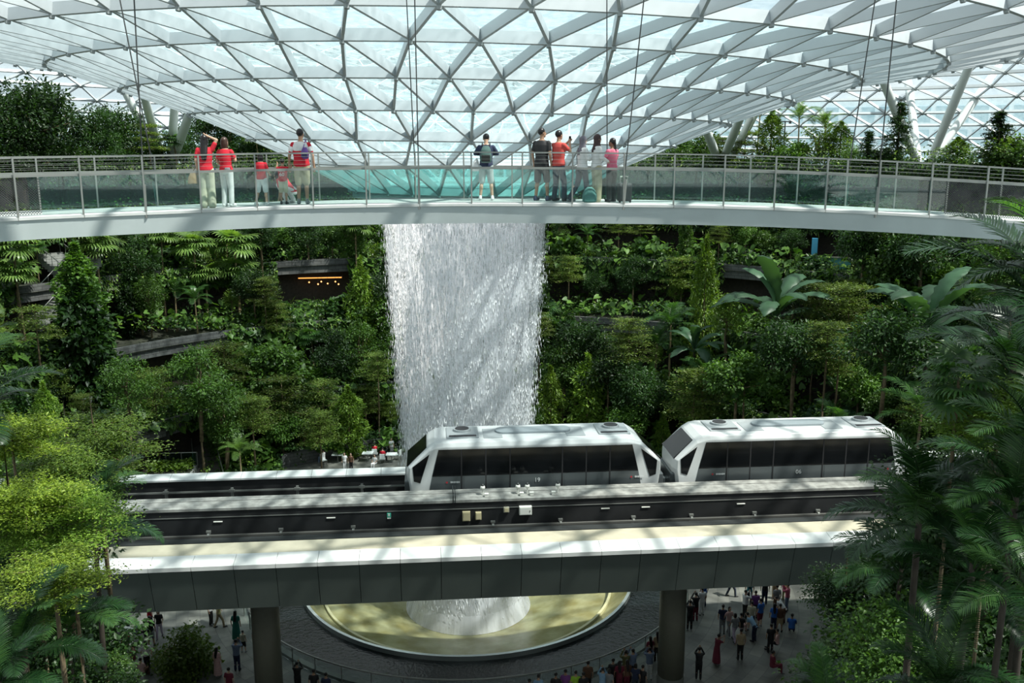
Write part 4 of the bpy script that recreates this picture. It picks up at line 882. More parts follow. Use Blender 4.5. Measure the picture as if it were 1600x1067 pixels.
# --- general planting of every terrace
kinds = ['dark', 'mid', 'layer', 'column', 'feather', 'fandark', 'fresh', 'dark', 'mid', 'layer', 'dark', 'mid']
RNG = [(23.3, 28, 0), (29.6, 33.6, 5), (35.2, 39.4, 10), (41.2, 44.6, 15), (46.6, 51.4, 19.5)]
def free_spot(px, py, d):
    return all((px - q[1]) ** 2 + (py - q[2]) ** 2 > d * d for q in PLACED if abs(q[3] - d) > -1)
for (r0, r1, z) in RNG:
    cnt = 0; tries = 0
    while cnt < 30 and tries < 500:
        tries += 1; px = R.uniform(-20, 1610); r = R.uniform(r0, r1); Y = Yof(px, r); X = (px - 800) / F * Y * 1.04
        if Y < AY + 4 or (615 < px < 830): continue
        kind = kinds[int(R.integers(len(kinds)))]
        if z == 0 and px < 700 and r < 26: continue
        h = R.uniform(.55, .85) * PH[kind]; base = Vector((X, Y, ground_z(X, Y))); q = proj(base + Vector((0, 0, h * .8))); pxc, pyc, dd = q
        if pyc < 350 or not free_spot(pxc, pyc, 34): continue
        s = h / PH[kind]; w = PR[kind] * s * F / dd
        if blocked(pxc, pyc, w * .75, h * .4 * F / dd): continue
        plant(kind, pxc, pyc, Y=Y, size=PR[kind] * s); cnt += 1
for (r0, r1, z) in RNG:           # shrubs along the terrace edges
    cnt = 0; tries = 0
    while cnt < 22 and tries < 300:
        tries += 1; px = R.uniform(-20, 1610); r = r0 + R.uniform(-.4, 1.2); Y = Yof(px, r); X = (px - 800) / F * Y * 1.04
        if Y < AY + 4 or (625 < px < 825): continue
        b = Vector((X, Y, ground_z(X, Y) + .9)); q = proj(b)
        if q[1] < 345 or blocked(q[0], q[1], 18, 14) or (z == 0 and q[0] < 700): continue
        plant('shrub', q[0], q[1], Y=Y, size=R.uniform(1.0, 1.7)); cnt += 1
# --- foreground, left side (on the near terrace)
LMf = LM
PT['fine'] = [layered(8, 3.0, 3, LM['yellow'], dens=1100, size=.16, tr=.10, top=.16), layered(8, 3.0, 4, LM['fresh'], dens=1000, size=.16, tr=.10, top=.26), broadleaf(6, 2.6, 3.6, LM['fresh'], ncl=60, per=170, size=.13, tr=.1)]
PT['plaza'] = [broadleaf(4.6, 2.0, 3.2, LM['fresh'], ncl=46, per=110, size=.22, T=T_WIDE)]
PT['lush'] = [broadleaf(5, 2.6, 3.6, LM['mid'], ncl=60, per=150, size=.17, T=T_WIDE), broadleaf(5, 2.6, 3.6, LM['dark'], ncl=60, per=150, size=.18, T=T_WIDE)]
for k_, h_, r_, n_ in (('fine', 8, 3.0, ('fine_leaf_tree', 'fine-leaved tree')), ('plaza', 4.6, 2.0, ('plaza_tree', 'glossy tree')), ('lush', 5, 2.6, ('leafy_shrub', 'lush shrub'))): PH[k_] = h_; PR[k_] = r_; KN[k_] = n_
fg = [('lush', 50, 775, 23, 2.2, 1, 'dark foliage covering the track at the left edge'),
      ('lush', 110, 750, 25, 1.6, 0, 'mid green bush standing before the far coping, left'),
      ('lush', 30, 850, 20, 1.3, 1, 'dark bush over the near track ledge at the left edge'),
      ('lush', 60, 960, 21, 2.3, 1, 'wide dark foliage under the fascia at bottom left'),
      ('fine', 150, 690, 22, 1.7, 1, 'sunlit fine-leaved tree with layered boughs at left, above the track'),
      ('fine', 90, 735, 20, 1.5, 1, 'soft green layered tree just above the far coping, left'),
      ('fine', 20, 690, 19, 1.3, 0, 'yellow-green feathery tree at the left edge, level with the waterfall foot'),
      ('fine', 45, 785, 17, 1.25, 0, 'bright lime fine-leaved tree overlapping the track at left'),
      ('fine', 105, 800, 17.5, 1.3, 1, 'fresh green crown in front of the track beside the dark palm, left'),
      ('fine', 20, 830, 17, .8, 1, 'little green crown over the track at the left edge'),
      ('fine', 85, 905, 15, 1.15, 0, 'glowing yellow-lime flat crown below the track fascia, bottom left'),
      ('fine', 30, 935, 16, 1.0, 1, 'second flat green crown below the fascia at the left edge'),
      ('lush', 20, 1000, 17, 1.3, 1, 'dark leafy mass at the bottom left corner'),
      ('lush', 165, 1040, 20, 0.75, 0, 'small bright leafy bush at bottom left beside the seated crowd'),
      ('big', 140, 822, 19.5, 1.45, 0, 'dark feather palm with glossy fronds over the track, left'),
      ('big', -55, 650, 17, 1.5, 1, 'big palm at the left frame edge with fronds fanning right'),
      ('lush', 70, 1010, 20, 1.9, 1, 'dark bushy mass behind the bottom left palms'),
      ('lush', 100, 1060, 18, 1.3, 1, 'low dark bush between the bottom left palms'),
      ('big', 30, 1030, 14, 1.2, 0, 'shadowed palm fronds at bottom left'),
      ('big', 110, 990, 18, 1.5, 1, 'dark palm with long hanging fronds under the lime crown'),
      ('big', 0, 1090, 13, 1.1, 1, 'palm tips at the very bottom left corner'),
      ('plaza', 285, 1025, 43, 1.7, 0, 'round glossy tree standing on the plaza among the crowd, left')]
for k, px, py, Y, sz, vr, lb in fg: plant(k, px, py, Y=Y, size=sz, label=lb, variant=vr)
fgr = [('big', 1440, 815, 17, 1.7, 0, 'dark palm covering the right end of the track'),
       ('big', 1650, 520, 16, 2.4, 1, 'tall dark palm at the right edge hanging under the footbridge'),
       ('big', 1575, 590, 19, 2.0, 0, 'dark palm with drooping fronds above the second train car, right'),
       ('fandark', 1500, 620, 17, .8, 0, 'shiny fan palm leaves catching sun above the second car, right'),
       ('big', 1630, 740, 14, 1.7, 0, 'dense palm at right edge beside the tail of the second car'),
       ('big', 1580, 810, 13.5, 1.5, 1, 'large glossy palm right of the track end'),
       ('big', 1510, 900, 15, 1.6, 0, 'deep green palm below the track end at right'),
       ('big', 1615, 970, 12, 1.4, 1, 'bright-tipped palm at the lower right edge'),
       ('big', 1400, 900, 20, 1.5, 1, 'shadowed palm with a hanging skirt of fronds right of the plaza crowd'),
       ('big', 1480, 1095, 14, 1.3, 0, 'palm with pale arching fronds at the bottom right'),
       ('big', 1290, 1110, 20, 1.3, 1, 'palm rising from the bottom edge right of the plaza'),
       ('big', 1650, 450, 15, 1.7, 0, 'topmost dark fronds entering from the right edge under the footbridge'),
       ('lush', 1320, 905, 27, 1.2, 1, 'bluish shrub mass against the girder end, right of the crowd'),
       ('lush', 1375, 985, 22, 2.1, 0, 'spreading mid green shrub beside the plaza crowd at right'),
       ('lush', 1420, 960, 19, 1.6, 0, 'leafy shrub bank under the dark palms at right'),
       ('lush', 1325, 1055, 24, 1.6, 1, 'low dark shrub at the bottom right of the plaza'),
       ('lush', 1570, 560, 21, 1.7, 1, 'dark leafy tree behind the palms at the right edge'),
       ('fine', 1565, 640, 17, 1.5, 1, 'flat yellow-green boughs at right between the dark palms'),
       ('lush', 1480, 720, 23, 1.7, 1, 'dark tree crown hiding the tail of the second car'),
       ('lush', 1560, 730, 21, 2.2, 1, 'dark foliage filling the gap behind the right-hand palms'),
       ('lush', 1530, 1000, 20, 2.4, 1, 'black-green foliage mass at the lower right'),
       ('lush', 1470, 850, 24, 2.2, 1, 'dark foliage between the palms below the track end'),
       ('lush', 1400, 880, 27, 1.5, 1, 'dark leaves against the girder end behind the palms'),
       ('lush', 1540, 920, 21, 2.2, 1, 'dark foliage beneath the deep green palm, right'),
       ('lush', 1600, 1040, 17, 2.0, 1, 'dark foliage at the bottom right corner'),
       ('lush', 1600, 850, 20, 2.4, 1, 'dark leaves behind the large glossy palm at right')]
for k, px, py, Y, sz, vr, lb in fgr: plant(k, px, py, Y=Y, size=sz, label=lb, variant=vr)

# --- undergrowth: ferns, creepers, philodendron leaves nobody could count
def cover(name, n, size, T, lm, label, hmax=1.6, seed=1, hang=0.3, tiers=range(6), clump=1.0):
    rg = np.random.default_rng(seed); EDGE = [(20.0, 0.0)] + TIERS; parts = []
    for k in tiers:
        r0, z = EDGE[k]; r1 = (EDGE[k + 1][0] + 1.6) if k < 5 else r0 + 6
        if k == 0: r0 = 24.4
        m = int(n * (1 + .25 * k)); ph = rg.uniform(.75, 2 * PI - .75, m) if k else rg.uniform(1.9, 2 * PI - 1.9, m)
        rr = r0 + (r1 - r0) * rg.random(m)
        hf = rg.random(m) < hang; 
        rr = np.where(hf, r0 - rg.random(m) * .35, rr)
        x = AX + rr * np.sin(ph); y = AY - rr * np.cos(ph)
        bump = np.array([mnoise.noise(Vector((a * .35 + seed * 7, b * .35, k * 3.1))) for a, b in zip(x, y)]); hb = np.clip(.5 + bump * clump * 1.6, 0, 1.3) * hmax
        # near the wall behind, growth climbs
        climb = np.clip((rr - (r1 - 1.3)) / 1.3, 0, 1) * 3.4 * (bump > -.05)
        zz = z + np.where(hf, .6 - rg.random(m) * 1.9 * (bump > -.2), .05 + (hb + climb) * rg.random(m) ** .6)
        # only what the view could see
        dY = y * _c - (zz - CZ) * _s; px = 800 + F * x / np.maximum(dY, .1); py = 533.5 - F * (y * _s + (zz - CZ) * _c) / np.maximum(dY, .1)
        ok = (px > -60) & (px < 1660) & (py > 225) & (py < 800) & (dY > 30)
        if k > 0: ok &= ~hf | (bump > -.25)
        for a, b, c, d in EXCL: ok &= ~((px > a) & (px < c) & (py > b) & (py < d))
        C = np.stack([x, y, zz], 1)[ok]; q = ok.sum(); D = np.stack([-np.sin(ph[ok]), np.cos(ph[ok]), np.where(hf[ok], -1.0, .1)], 1) + rg.normal(0, .7, (q, 3)); N = np.stack([-np.sin(ph[ok]) * .5, np.cos(ph[ok]) * .5, np.ones(q)], 1) + rg.normal(0, .4, (q, 3))
        parts.append(scatter(T, C, D, N, size * rg.uniform(.6, 1.35, q)))
    V, Fa = cat(parts); return link(name, npmesh(name, V, Fa, lm), label=label, cat='plants', kind='stuff')
cover('undergrowth', 30000, .30, T_WIDE, LM['dark'], 'dense dark green undergrowth covering the terraces', seed=1)
cover('groundcover', 17000, .24, T_WIDE, LM['mid'], 'mid green groundcover and creepers over the terrace edges', seed=2, hang=.35)
cover('philodendron_patch', 5000, .62, T_HEART, LM['mid'], 'large heart-shaped leaves in patches on the terraces', seed=3, hmax=1.9, clump=1.8, tiers=range(4))
cover('fern_patch', 5000, .6, T_BLADE, LM['fresh'], 'bright strap-leaved ferns along the terrace edges', seed=4, hmax=1.2, clump=1.8)
cover('creeper', 6000, .26, T_WIDE, LM['fresh'], 'sunlit light green creeper patches on the terraces', seed=5, clump=2.2, hang=.4)
# clipped hedge along the top terrace, right half
hb = MB(); n = 9000; rg = np.random.default_rng(9); ph = rg.uniform(PI - .62, PI - .1, n); rr = 52.6 + rg.random(n) * 1.2; 
C = np.stack([AX + rr * np.sin(ph), AY - rr * np.cos(ph), 24 + rg.random(n) * 1.15], 1); V, Fa = scatter(T_WIDE, C, rg.normal(size=(n, 3)), np.array([0, 0, 1.]) + rg.normal(0, .4, (n, 3)), .22 * rg.uniform(.6, 1.2, n))
link('hedge', npmesh('hedge', V, Fa, LM['mid']), label='long clipped dark green hedge on the top terrace, right', cat='hedge')

# --- labels that tell look-alike plants apart
def zone(px, py, gz, Y):
    lvl = {0.0: 'on the valley floor', 5.0: 'on the lowest terrace', 10.0: 'on the second terrace', 15.0: 'on the third terrace', 19.5: 'on the fourth terrace', 24.0: 'on the top terrace'}.get(gz, 'on the slope')
    return lvl
ORD = ['nearest', 'second', 'third', 'fourth', 'fifth', 'sixth', 'seventh', 'eighth', 'ninth', 'tenth', 'eleventh', 'twelfth', 'thirteenth', 'fourteenth', 'fifteenth', 'sixteenth', 'seventeenth', 'eighteenth', 'nineteenth', 'twentieth', 'twenty-first', 'twenty-second']
groups = {}
for q in PLACED:
    if q[5]: continue
    side = 'left' if q[1] < 725 else 'right'
    groups.setdefault((KN[q[0]][1], q[3], side), []).append(q)
for (nm, gz, side), L_ in groups.items():
    L_.sort(key=lambda q: abs(q[1] - 725))
    for i, q in enumerate(L_):
        lv = zone(q[1], q[2], gz, q[6])
        q[4]['label'] = f'{nm} {lv}, {(ORD[i] + " ") if len(L_) > 1 else ""}{side} of waterfall'
        q[4]['group'] = f'{nm}s {lv}, {side}'
# ================================================================ PEOPLE
SKIN = dict(light=mat('skin_light', (0.52, 0.33, 0.23), 0.55), tan=mat('skin_tan', (0.38, 0.22, 0.14), 0.55), brown=mat('skin_brown', (0.22, 0.12, 0.075), 0.55))
CL = {}
def cloth(c, r=0.85):
    k = tuple(round(x, 3) for x in c)
    if k not in CL: CL[k] = mat('cloth', c, r, var=0.08, scale=9)
    return CL[k]
C_ = dict(red=(.55, .012, .03), white=(.72, .72, .72), black=(.012, .012, .014), grey=(.22, .23, .24), navy=(.02, .03, .07), denim=(.03, .042, .065), cream=(.52, .50, .38), khaki=(.42, .37, .25), palegrey=(.36, .42, .42), coral=(.55, .07, .06), pink=(.6, .14, .22),
          lightblue=(.25, .42, .6), blue=(.03, .14, .5), green=(.02, .16, .13), yellow=(.65, .58, .25), maroon=(.16, .02, .04), purple=(.2, .06, .25), beige=(.42, .33, .2), brown=(.12, .06, .035), lilac=(.5, .42, .55), teal=(.03, .2, .25), olive=(.13, .13, .05), bluegrey=(.15, .2, .3), lime=(.35, .6, .05), blush=(.6, .38, .36), brownhair=(.05, .025, .015))
HAIR = mat('hair_black', (.008, .006, .006), 0.35); HAIRB = mat('hair_brown', (.05, .022, .014), 0.4)
def frust(mb, a, b, ra, rb, n=12):
    a = Vector(a); b = Vector(b); mb.tube([a, b], [ra, rb], n); mb.sphere(a, ra, 12, 8); mb.sphere(b, rb, 12, 8)
def loft(mb, secs, n=20):
    vs = []; fs = []
    for (cx, cy, cz, rx, ry) in secs:
        for k in range(n): a = 2 * PI * k / n; vs.append((cx + rx * math.cos(a), cy + ry * math.sin(a), cz))
    for i in range(len(secs) - 1):
        for k in range(n): fs.append((i * n + k, i * n + (k + 1) % n, (i + 1) * n + (k + 1) % n, (i + 1) * n + k))
    fs.append(tuple(range(n - 1, -1, -1))); fs.append(tuple(range((len(secs) - 1) * n, len(secs) * n))); mb.add(vs, fs)
def melt(mb, name, vox, smooth=4):
    """one continuous surface out of overlapping closed volumes"""
    me = mb.mesh(name, None); bm = bmesh.new(); bm.from_mesh(me); bmesh.ops.recalc_face_normals(bm, faces=bm.faces); bm.to_mesh(me); bm.free()
    o = bpy.data.objects.new('tmp', me); sc.collection.objects.link(o)
    r = o.modifiers.new('r', 'REMESH'); r.mode = 'VOXEL'; r.voxel_size = vox; r.use_smooth_shade = True
    s_ = o.modifiers.new('s', 'SMOOTH'); s_.iterations = smooth; s_.factor = .5
    dg = bpy.context.evaluated_depsgraph_get(); out = bpy.data.meshes.new_from_object(o.evaluated_get(dg)); out.name = name
    bpy.data.objects.remove(o); out.polygons.foreach_set('use_smooth', [True] * len(out.polygons)); return out
def figure(top='tee', bottom='trousers', hair='short', legs=None, arms=None, lean=0.0, yaw=0.0, nod=0.0, wide=1.0, vox=.010, sit=False, crouch=False, fem=False, fingers=True):
    """meshes of one person 1.72 m tall facing +Y"""
    drop = 0.45 if sit else 0.58 if crouch else 0.0; hz = .92 - drop
    def tz(z, x=0, y=0):
        dz = z - .92; ca, sa = math.cos(lean), math.sin(lean); return (x, y * ca + dz * sa, hz + dz * ca - y * sa)
    B = MB(); S = MB(); Tm = MB(); Hm = MB(); Sh = MB()
    w = wide; sh = .160 if fem else .177
    tor = [(.82, .13, .10), (.92, .165 * w, .12), (1.05, (.125 if fem else .142) * w, .10), (1.2, (.145 if fem else .158) * w, .112), (1.34, sh * .98, .108), (1.42, sh * .78, .08), (1.47, .06, .058)]
    def torso(mb, g, z0, z1):
        sec = []
        zs = [z for z, _, _ in tor if z0 <= z <= z1]; zs = sorted(set([z0] + zs + [z1]))
        for z in zs:
            rx = float(np.interp(z, [t[0] for t in tor], [t[1] for t in tor])); ry = float(np.interp(z, [t[0] for t in tor], [t[2] for t in tor])); c = tz(z); sec.append((c[0], c[1], c[2], rx + g, ry + g))
        loft(mb, sec)
    torso(B, 0, .82, 1.47)
    nk0, nk1 = tz(1.44), tz(1.56, 0, .01); frust(B, nk0, nk1, .056, .05)
    hc = Vector(tz(1.625, 0, .02 + nod * .05)); hc.z -= nod * .03
    cy_, sy_ = math.cos(yaw), math.sin(yaw)
    def hd(x, y, z): yy = y * math.cos(nod) + z * math.sin(nod); zz = z * math.cos(nod) - y * math.sin(nod); return hc + Vector((x * cy_ - yy * sy_, x * sy_ + yy * cy_, zz))
    B.sphere(hd(0, -.005, .02), (.077, .092, .098), 16, 12); B.sphere(hd(0, .025, -.045), (.058, .068, .068), 14, 10); B.sphere(hd(0, .062, -.085), (.03, .028, .024)); B.sphere(hd(0, .097, -.015), (.013, .019, .022), 8, 6)
    for sx in (-1, 1): B.sphere(hd(sx * .078, 0, -.01), (.013, .02, .03), 8, 6)
    B.sphere(hd(0, .088, -.052), (.022, .012, .008), 8, 6)
    # legs
    legs = legs or [((-.1, 0), 0), ((.1, 0), 0)]
    for i, ((fx, fy), kn) in enumerate(legs):
        sx = -1 if i == 0 else 1; hip = Vector(tz(.90, sx * .085, 0)); ank = Vector((fx, fy, .075))
        if sit: knee = Vector((sx * .11, .43, hz + .04)); ank = Vector((sx * .11, .45 + fy, .075))
        elif crouch: knee = Vector((sx * .14, .38, .50)); ank = Vector((sx * .13, .10, .075))
        else: knee = hip.lerp(ank, .52) + Vector((0, .03 + kn, 0))
        frust(B, hip, knee, .085, .055); frust(B, knee, ank, .053, .036); calf = knee.lerp(ank, .3) + Vector((0, -.018, 0)); B.sphere(calf, (.052, .054, .09))
        tow = Vector((0.012 * sx, .15, -.035)); frust(B, ank + Vector((0, -.02, -.03)), ank + tow, .036, .03)
        frust(Sh, ank + Vector((0, -.035, -.035)), ank + tow + Vector((0, .015, 0)), .045, .040); frust(Sh, ank + Vector((0, -.035, -.035)), ank + Vector((0, -.01, .02)), .046, .043)
        g = .02
        if bottom == 'trousers':
            frust(Tm, hip, knee, .098, .075); frust(Tm, knee, ank + Vector((0, 0, .01)), .074, .068)
        elif bottom == 'wide':
            frust(Tm, hip, knee, .108, .095); frust(Tm, knee, ank + Vector((0, 0, .0)), .095, .10)
        elif bottom == 'shorts':
            e = hip.lerp(knee, .92); frust(Tm, hip, e, .105, .088)
        elif bottom == 'skirt':
            pass
    if bottom in ('skirt', 'dress'):
        if sit: loft(Tm, [(0, .0, hz - .12, .19, .15), (0, .1, hz + .02, .2, .2), (0, 0, hz + .14, .16, .12)])
        else: zb = .12 if bottom == 'dress' else .5; loft(Tm, [(0, 0, zb, .24, .21), (0, 0, .6, .21, .17), (*tz(.92), .178 * w, .135), (*tz(1.04), .14, .112)])
    else:
        torso(Tm, .02, .82, 1.03)
    # arms
    arms = arms or [((-.235, -.03, 1.13), (-.235, .05, .89)), ((.235, -.03, 1.13), (.235, .05, .89))]
    wr_out = []
    for i, (el, wr) in enumerate(arms):
        sx = -1 if i == 0 else 1; so = Vector(tz(1.385, sx * (sh + .002), 0)); e = Vector(tz(el[2], el[0], el[1])); wv = Vector(tz(wr[2], wr[0], wr[1]))
        frust(B, so, e, .052, .038); frust(B, e, wv, .037, .026); d = (wv - e).normalized(); side = d.cross(Vector((0, 0, 1)));
        side = side.normalized() if side.length > .1 else Vector((0, 1, 0)); nrm = d.cross(side).normalized()
        if fingers:
            pc = wv + d * .05; frust(B, wv + d * .01, pc + d * .03, .027, .028); B.sphere(pc, (.032, .032, .036), 10, 8)
            curl = (-side) if abs(d.z) > .6 else -nrm
            for f_ in range(4):
                o_ = (f_ - 1.5) * .018; spd = nrm if abs(d.z) > .6 else side; L_ = (.07, .08, .075, .058)[f_]
                p0 = pc + d * .03 + spd * o_; p1 = p0 + d * L_ * .5 + curl * .008; p2 = p1 + d * L_ * .35 + curl * .022
                frust(B, p0, p1, .0095, .0088, 8); frust(B, p1, p2, .0088, .0075, 8)
            spd = nrm if abs(d.z) > .6 else side; t0 = pc - spd * .022; frust(B, t0, t0 - spd * .022 + d * .035 + curl * .012, .011, .0088, 8)
        else: B.sphere(wv + d * .07, (.035, .035, .05), 8, 6)
        wr_out.append(wv + d * .09)
        if top in ('tee', 'polo'): f = .62; frust(S, so, so.lerp(e, f), .062, .058)
        elif top == 'long': frust(S, so, e, .063, .056); frust(S, e, e.lerp(wv, .93), .057, .044)
        elif top == 'vest': frust(S, so, so.lerp(e, .12), .062, .06)
    torso(S, .022, .86 if top != 'crop' else 1.0, 1.45)
    # hair or headwear
    if hair in ('short', 'bob', 'long', 'braid', 'pony', 'bun'):
        Hm.sphere(hd(0, -.022, .035), (.088, .098, .098), 16, 12)
        if hair == 'bob': loft(Hm, [(*hd(0, -.035, -.16), .085, .05), (*hd(0, -.035, -.05), .098, .075), (*hd(0, -.03, .05), .09, .085)])
        if hair == 'long': loft(Hm, [(*(Vector(tz(1.14, 0, -.135))), .055, .02), (*(Vector(tz(1.3, 0, -.13))), .085, .035), (*hd(0, -.065, -.12), .095, .055), (*hd(0, -.035, .0), .095, .075)])
        if hair in ('braid', 'pony'): 
            for k in range(6): q = hd(0, -.10 - .006 * k, -.03 - k * .062); Hm.sphere(q, (.035 - .002 * k, .03, .042), 10, 8)
            frust(Hm, hd(0, -.08, -.02), hd(0, -.13, -.34), .026, .015)
        if hair == 'bun': Hm.sphere(hd(0, -.11, .06), .045)
    elif hair == 'hijab':
        Hm.sphere(hd(0, -.012, .025), (.095, .104, .108), 16, 12); loft(Hm, [(*tz(1.24, 0, .0), .16, .135), (*tz(1.36, 0, 0), .165, .13), (*tz(1.44, 0, 0), .11, .105), (*hd(0, -.02, -.1), .085, .085), (*hd(0, -.02, .0), .088, .09)])
        B2 = None
    elif hair == 'hat':
        Hm.sphere(hd(0, -.01, .05), (.095, .1, .08), 16, 10); loft(Hm, [(*hd(0, 0, .035), .16, .17), (*hd(0, 0, .05), .15, .16)])
    out = dict(body=melt(B, 'body', vox), shirt=melt(S, 'shirt', vox * 1.3, 5), bottoms=melt(Tm, 'bottoms', vox * 1.3, 5), shoes=melt(Sh, 'shoes', vox * 1.2, 2))
    if hair != 'none': out['hair'] = melt(Hm, 'hair', vox * 1.2, 3)
    ey = MB()
    for sx in (-1, 1): ey.sphere(hd(sx * .03, .083, .008), (.011, .008, .007), 8, 6)
    out['eyes'] = ey.mesh('eyes', None, True)
    return out, dict(hands=wr_out, head=hc, tz=tz)
def add_person(ms, loc, rz, H, skin, top_c, bot_c, shoe_c, hair_m, label, group=None, names=('shirt', 'trousers'), eyes=True):
    o = empty('person', loc, rz, label=label, cat='person', group=group); k = H / 1.72; o.scale = (k, k, k)
    mats = dict(body=SKIN[skin], shirt=cloth(C_[top_c]), bottoms=cloth(C_[bot_c]), shoes=cloth(C_[shoe_c], .6), hair=hair_m, eyes=M['tdark'])
    nm = dict(body='body', shirt=names[0], bottoms=names[1], shoes='shoes', hair='hair', eyes='eyes')
    for key_, me in ms.items():
        if key_ == 'eyes' and not eyes: continue
        ch = link(nm[key_], me, o)
        if not me.materials: me.materials.append(None)
        ch.material_slots[0].link = 'OBJECT'; ch.material_slots[0].material = mats[key_]
    return o
def hero(px, off, rz, H, skin, tc, bc, sc_, hm, label, names=('shirt', 'trousers'), **kw):
    ms, info = figure(**kw); P = bpx(px, off, .04); o = add_person(ms, tuple(P), rz, H, skin, tc, bc, sc_, hm, label, names=names)
    k = H / 1.72; Mw = Matrix.Translation(P) @ Matrix.Rotation(rz, 4, 'Z') @ Matrix.Scale(k, 4); return o, info, Mw
D = math.radians
# left group
p1, i1, m1 = hero(326, .55, D(5), 1.68, 'light', 'red', 'cream', 'white', HAIR, 'person in red top and cream trousers, long dark hair, hand on head', top='tee', bottom='wide', hair='long', fem=True,
    arms=[((-.225, -.02, 1.14), (-.215, .06, .92)), ((.29, .0, 1.62), (.115, -.01, 1.70))])
p2, i2, m2 = hero(357, .75, D(-12), 1.62, 'light', 'red', 'white', 'white', HAIRB, 'person in red top and white trousers wearing a waist bag, brown bob', top='tee', bottom='trousers', hair='bob', fem=True, yaw=-.3,
    arms=[((-.225, -.02, 1.14), (-.15, .12, 1.0)), ((.235, .06, 1.16), (.15, .24, 1.25))])
p3, i3, m3 = hero(411, .6, D(-10), 1.24, 'light', 'red', 'white', 'white', HAIR, 'child in red t-shirt and white shorts striding beside the jersey kid', names=('shirt', 'shorts'), top='tee', bottom='shorts', hair='bob', fem=True, legs=[((-.22, -.08), .03), ((.12, .05), 0)],
    arms=[((-.21, .02, 1.14), (-.12, .16, 1.08)), ((.235, .02, 1.14), (.22, .16, 1.05))])
p4, i4, m4 = hero(444, .95, D(0), 1.10, 'tan', 'red', 'cream', 'black', HAIR, 'small child in red sports jersey numbered 60, arms lifted to the rail', names=('jersey', 'shorts'), top='vest', bottom='shorts', hair='short',
    arms=[((-.27, .10, 1.30), (-.26, .25, 1.50)), ((.27, .10, 1.25), (.30, .18, 1.42))])
# '60' and lettering strip on the back of the jersey
text_mesh('jersey_number', '60', .20, cloth(C_['white']), Matrix.Translation((0, -.143, 1.14)) @ Matrix.Rotation(PI / 2, 4, 'X'), p4, .006)
t = MB(); [t.box((-.10 + i * .04, -.138, 1.275), (.028, .012, .035)) for i in range(6)]; t.build('jersey_lettering', cloth(C_['white']), p4)
p5, i5, m5 = hero(474, .8, D(3), 1.80, 'tan', 'red', 'khaki', 'grey', HAIR, 'person in red polo with white shoulders and khaki shorts, purple backpack', names=('polo_shirt', 'shorts'), top='tee', bottom='shorts', hair='short', wide=1.08, yaw=-.35,
    arms=[((-.27, -.02, 1.13), (-.30, .04, .90)), ((.27, -.02, 1.13), (.29, .02, .88))])
t = MB(); loft(t, [(0, 0, 1.235, .187, .142), (0, 0, 1.34, .208, .136), (0, 0, 1.42, .170, .110), (0, 0, 1.455, .085, .085)]); y_ = link('white_yoke', melt(t, 'white_yoke', .012), p5); y_.data.materials.append(cloth(C_['white']))
for sx in (-1, 1):
    t = MB(); frust(t, (sx * .215, -.01, 1.29), (sx * .222, -.012, 1.265), .074, .074); link('sleeve_stripe', melt(t, 'sleeve_stripe', .012), p5).data.materials.append(cloth(C_['white']))
p6, i6, m6 = hero(458, 1.35, D(60), 1.55, 'light', 'red', 'white', 'white', HAIR, 'person in red shirt crouching low behind the khaki shorts', crouch=True, lean=.9, top='tee', bottom='trousers', hair='bob', fem=True,
    arms=[((-.2, .15, 1.15), (-.15, .36, 1.1)), ((.2, .15, 1.15), (.15, .36, 1.1))])
# right group
p7, i7, m7 = hero(760, 1.45, D(0), 1.70, 'light', 'navy', 'palegrey', 'white', HAIR, 'person alone mid-bridge in dark jacket and grey shorts with a dark backpack', names=('jacket', 'shorts'), top='long', bottom='shorts', hair='short', nod=.55, legs=[((-.16, 0), 0), ((.16, 0), 0)],
    arms=[((-.29, .06, 1.22), (-.13, .26, 1.20)), ((.29, .06, 1.22), (.13, .26, 1.20))])
p8, i8, m8 = hero(846, 1.2, D(-28), 1.84, 'tan', 'black', 'black', 'navy', HAIR, 'person in black t-shirt and dark shorts looking right', names=('shirt', 'shorts'), top='tee', bottom='shorts', hair='short', yaw=-.7, legs=[((-.15, -.02), 0), ((.14, .05), .02)])
p9, i9, m9 = hero(872, 1.1, D(-48), 1.78, 'tan', 'coral', 'denim', 'black', HAIR, 'person in coral red shirt and jeans holding up a phone', top='tee', bottom='trousers', hair='short', wide=1.1, legs=[((-.12, -.02), 0), ((.14, .08), .02)],
    arms=[((-.21, .18, 1.25), (-.03, .34, 1.45)), ((.24, .17, 1.23), (.05, .35, 1.45))])
p10, i10, m10 = hero(909, .95, D(-62), 1.64, 'light', 'white', 'denim', 'grey', cloth((.16, .15, .18)), 'person in grey headscarf, white top and jeans, stepping forward', top='long', bottom='trousers', hair='hijab', fem=True, legs=[((-.1, -.34), .06), ((.1, .1), 0)],
    arms=[((-.22, .04, 1.15), (-.12, .24, 1.12)), ((.22, .04, 1.15), (.14, .25, 1.14))])
p11, i11, m11 = hero(931, .85, D(-70), 1.69, 'light', 'white', 'khaki', 'white', cloth((.06, .035, .035)), 'person in dark brown headscarf, white jumper and khaki trousers', top='long', bottom='wide', hair='hijab', fem=True,
    arms=[((-.23, .03, 1.15), (-.10, .26, 1.10)), ((.23, .03, 1.15), (.12, .27, 1.05))])
p12, i12, m12 = hero(955, .95, D(38), 1.60, 'brown', 'pink', 'black', 'black', HAIR, 'person in pink top and black trousers with a long dark ponytail', top='tee', bottom='trousers', hair='braid', fem=True, wide=.95, yaw=.35,
    arms=[((-.22, .06, 1.17), (-.14, .30, 1.20)), ((.23, .05, 1.2), (.20, .22, 1.32))])
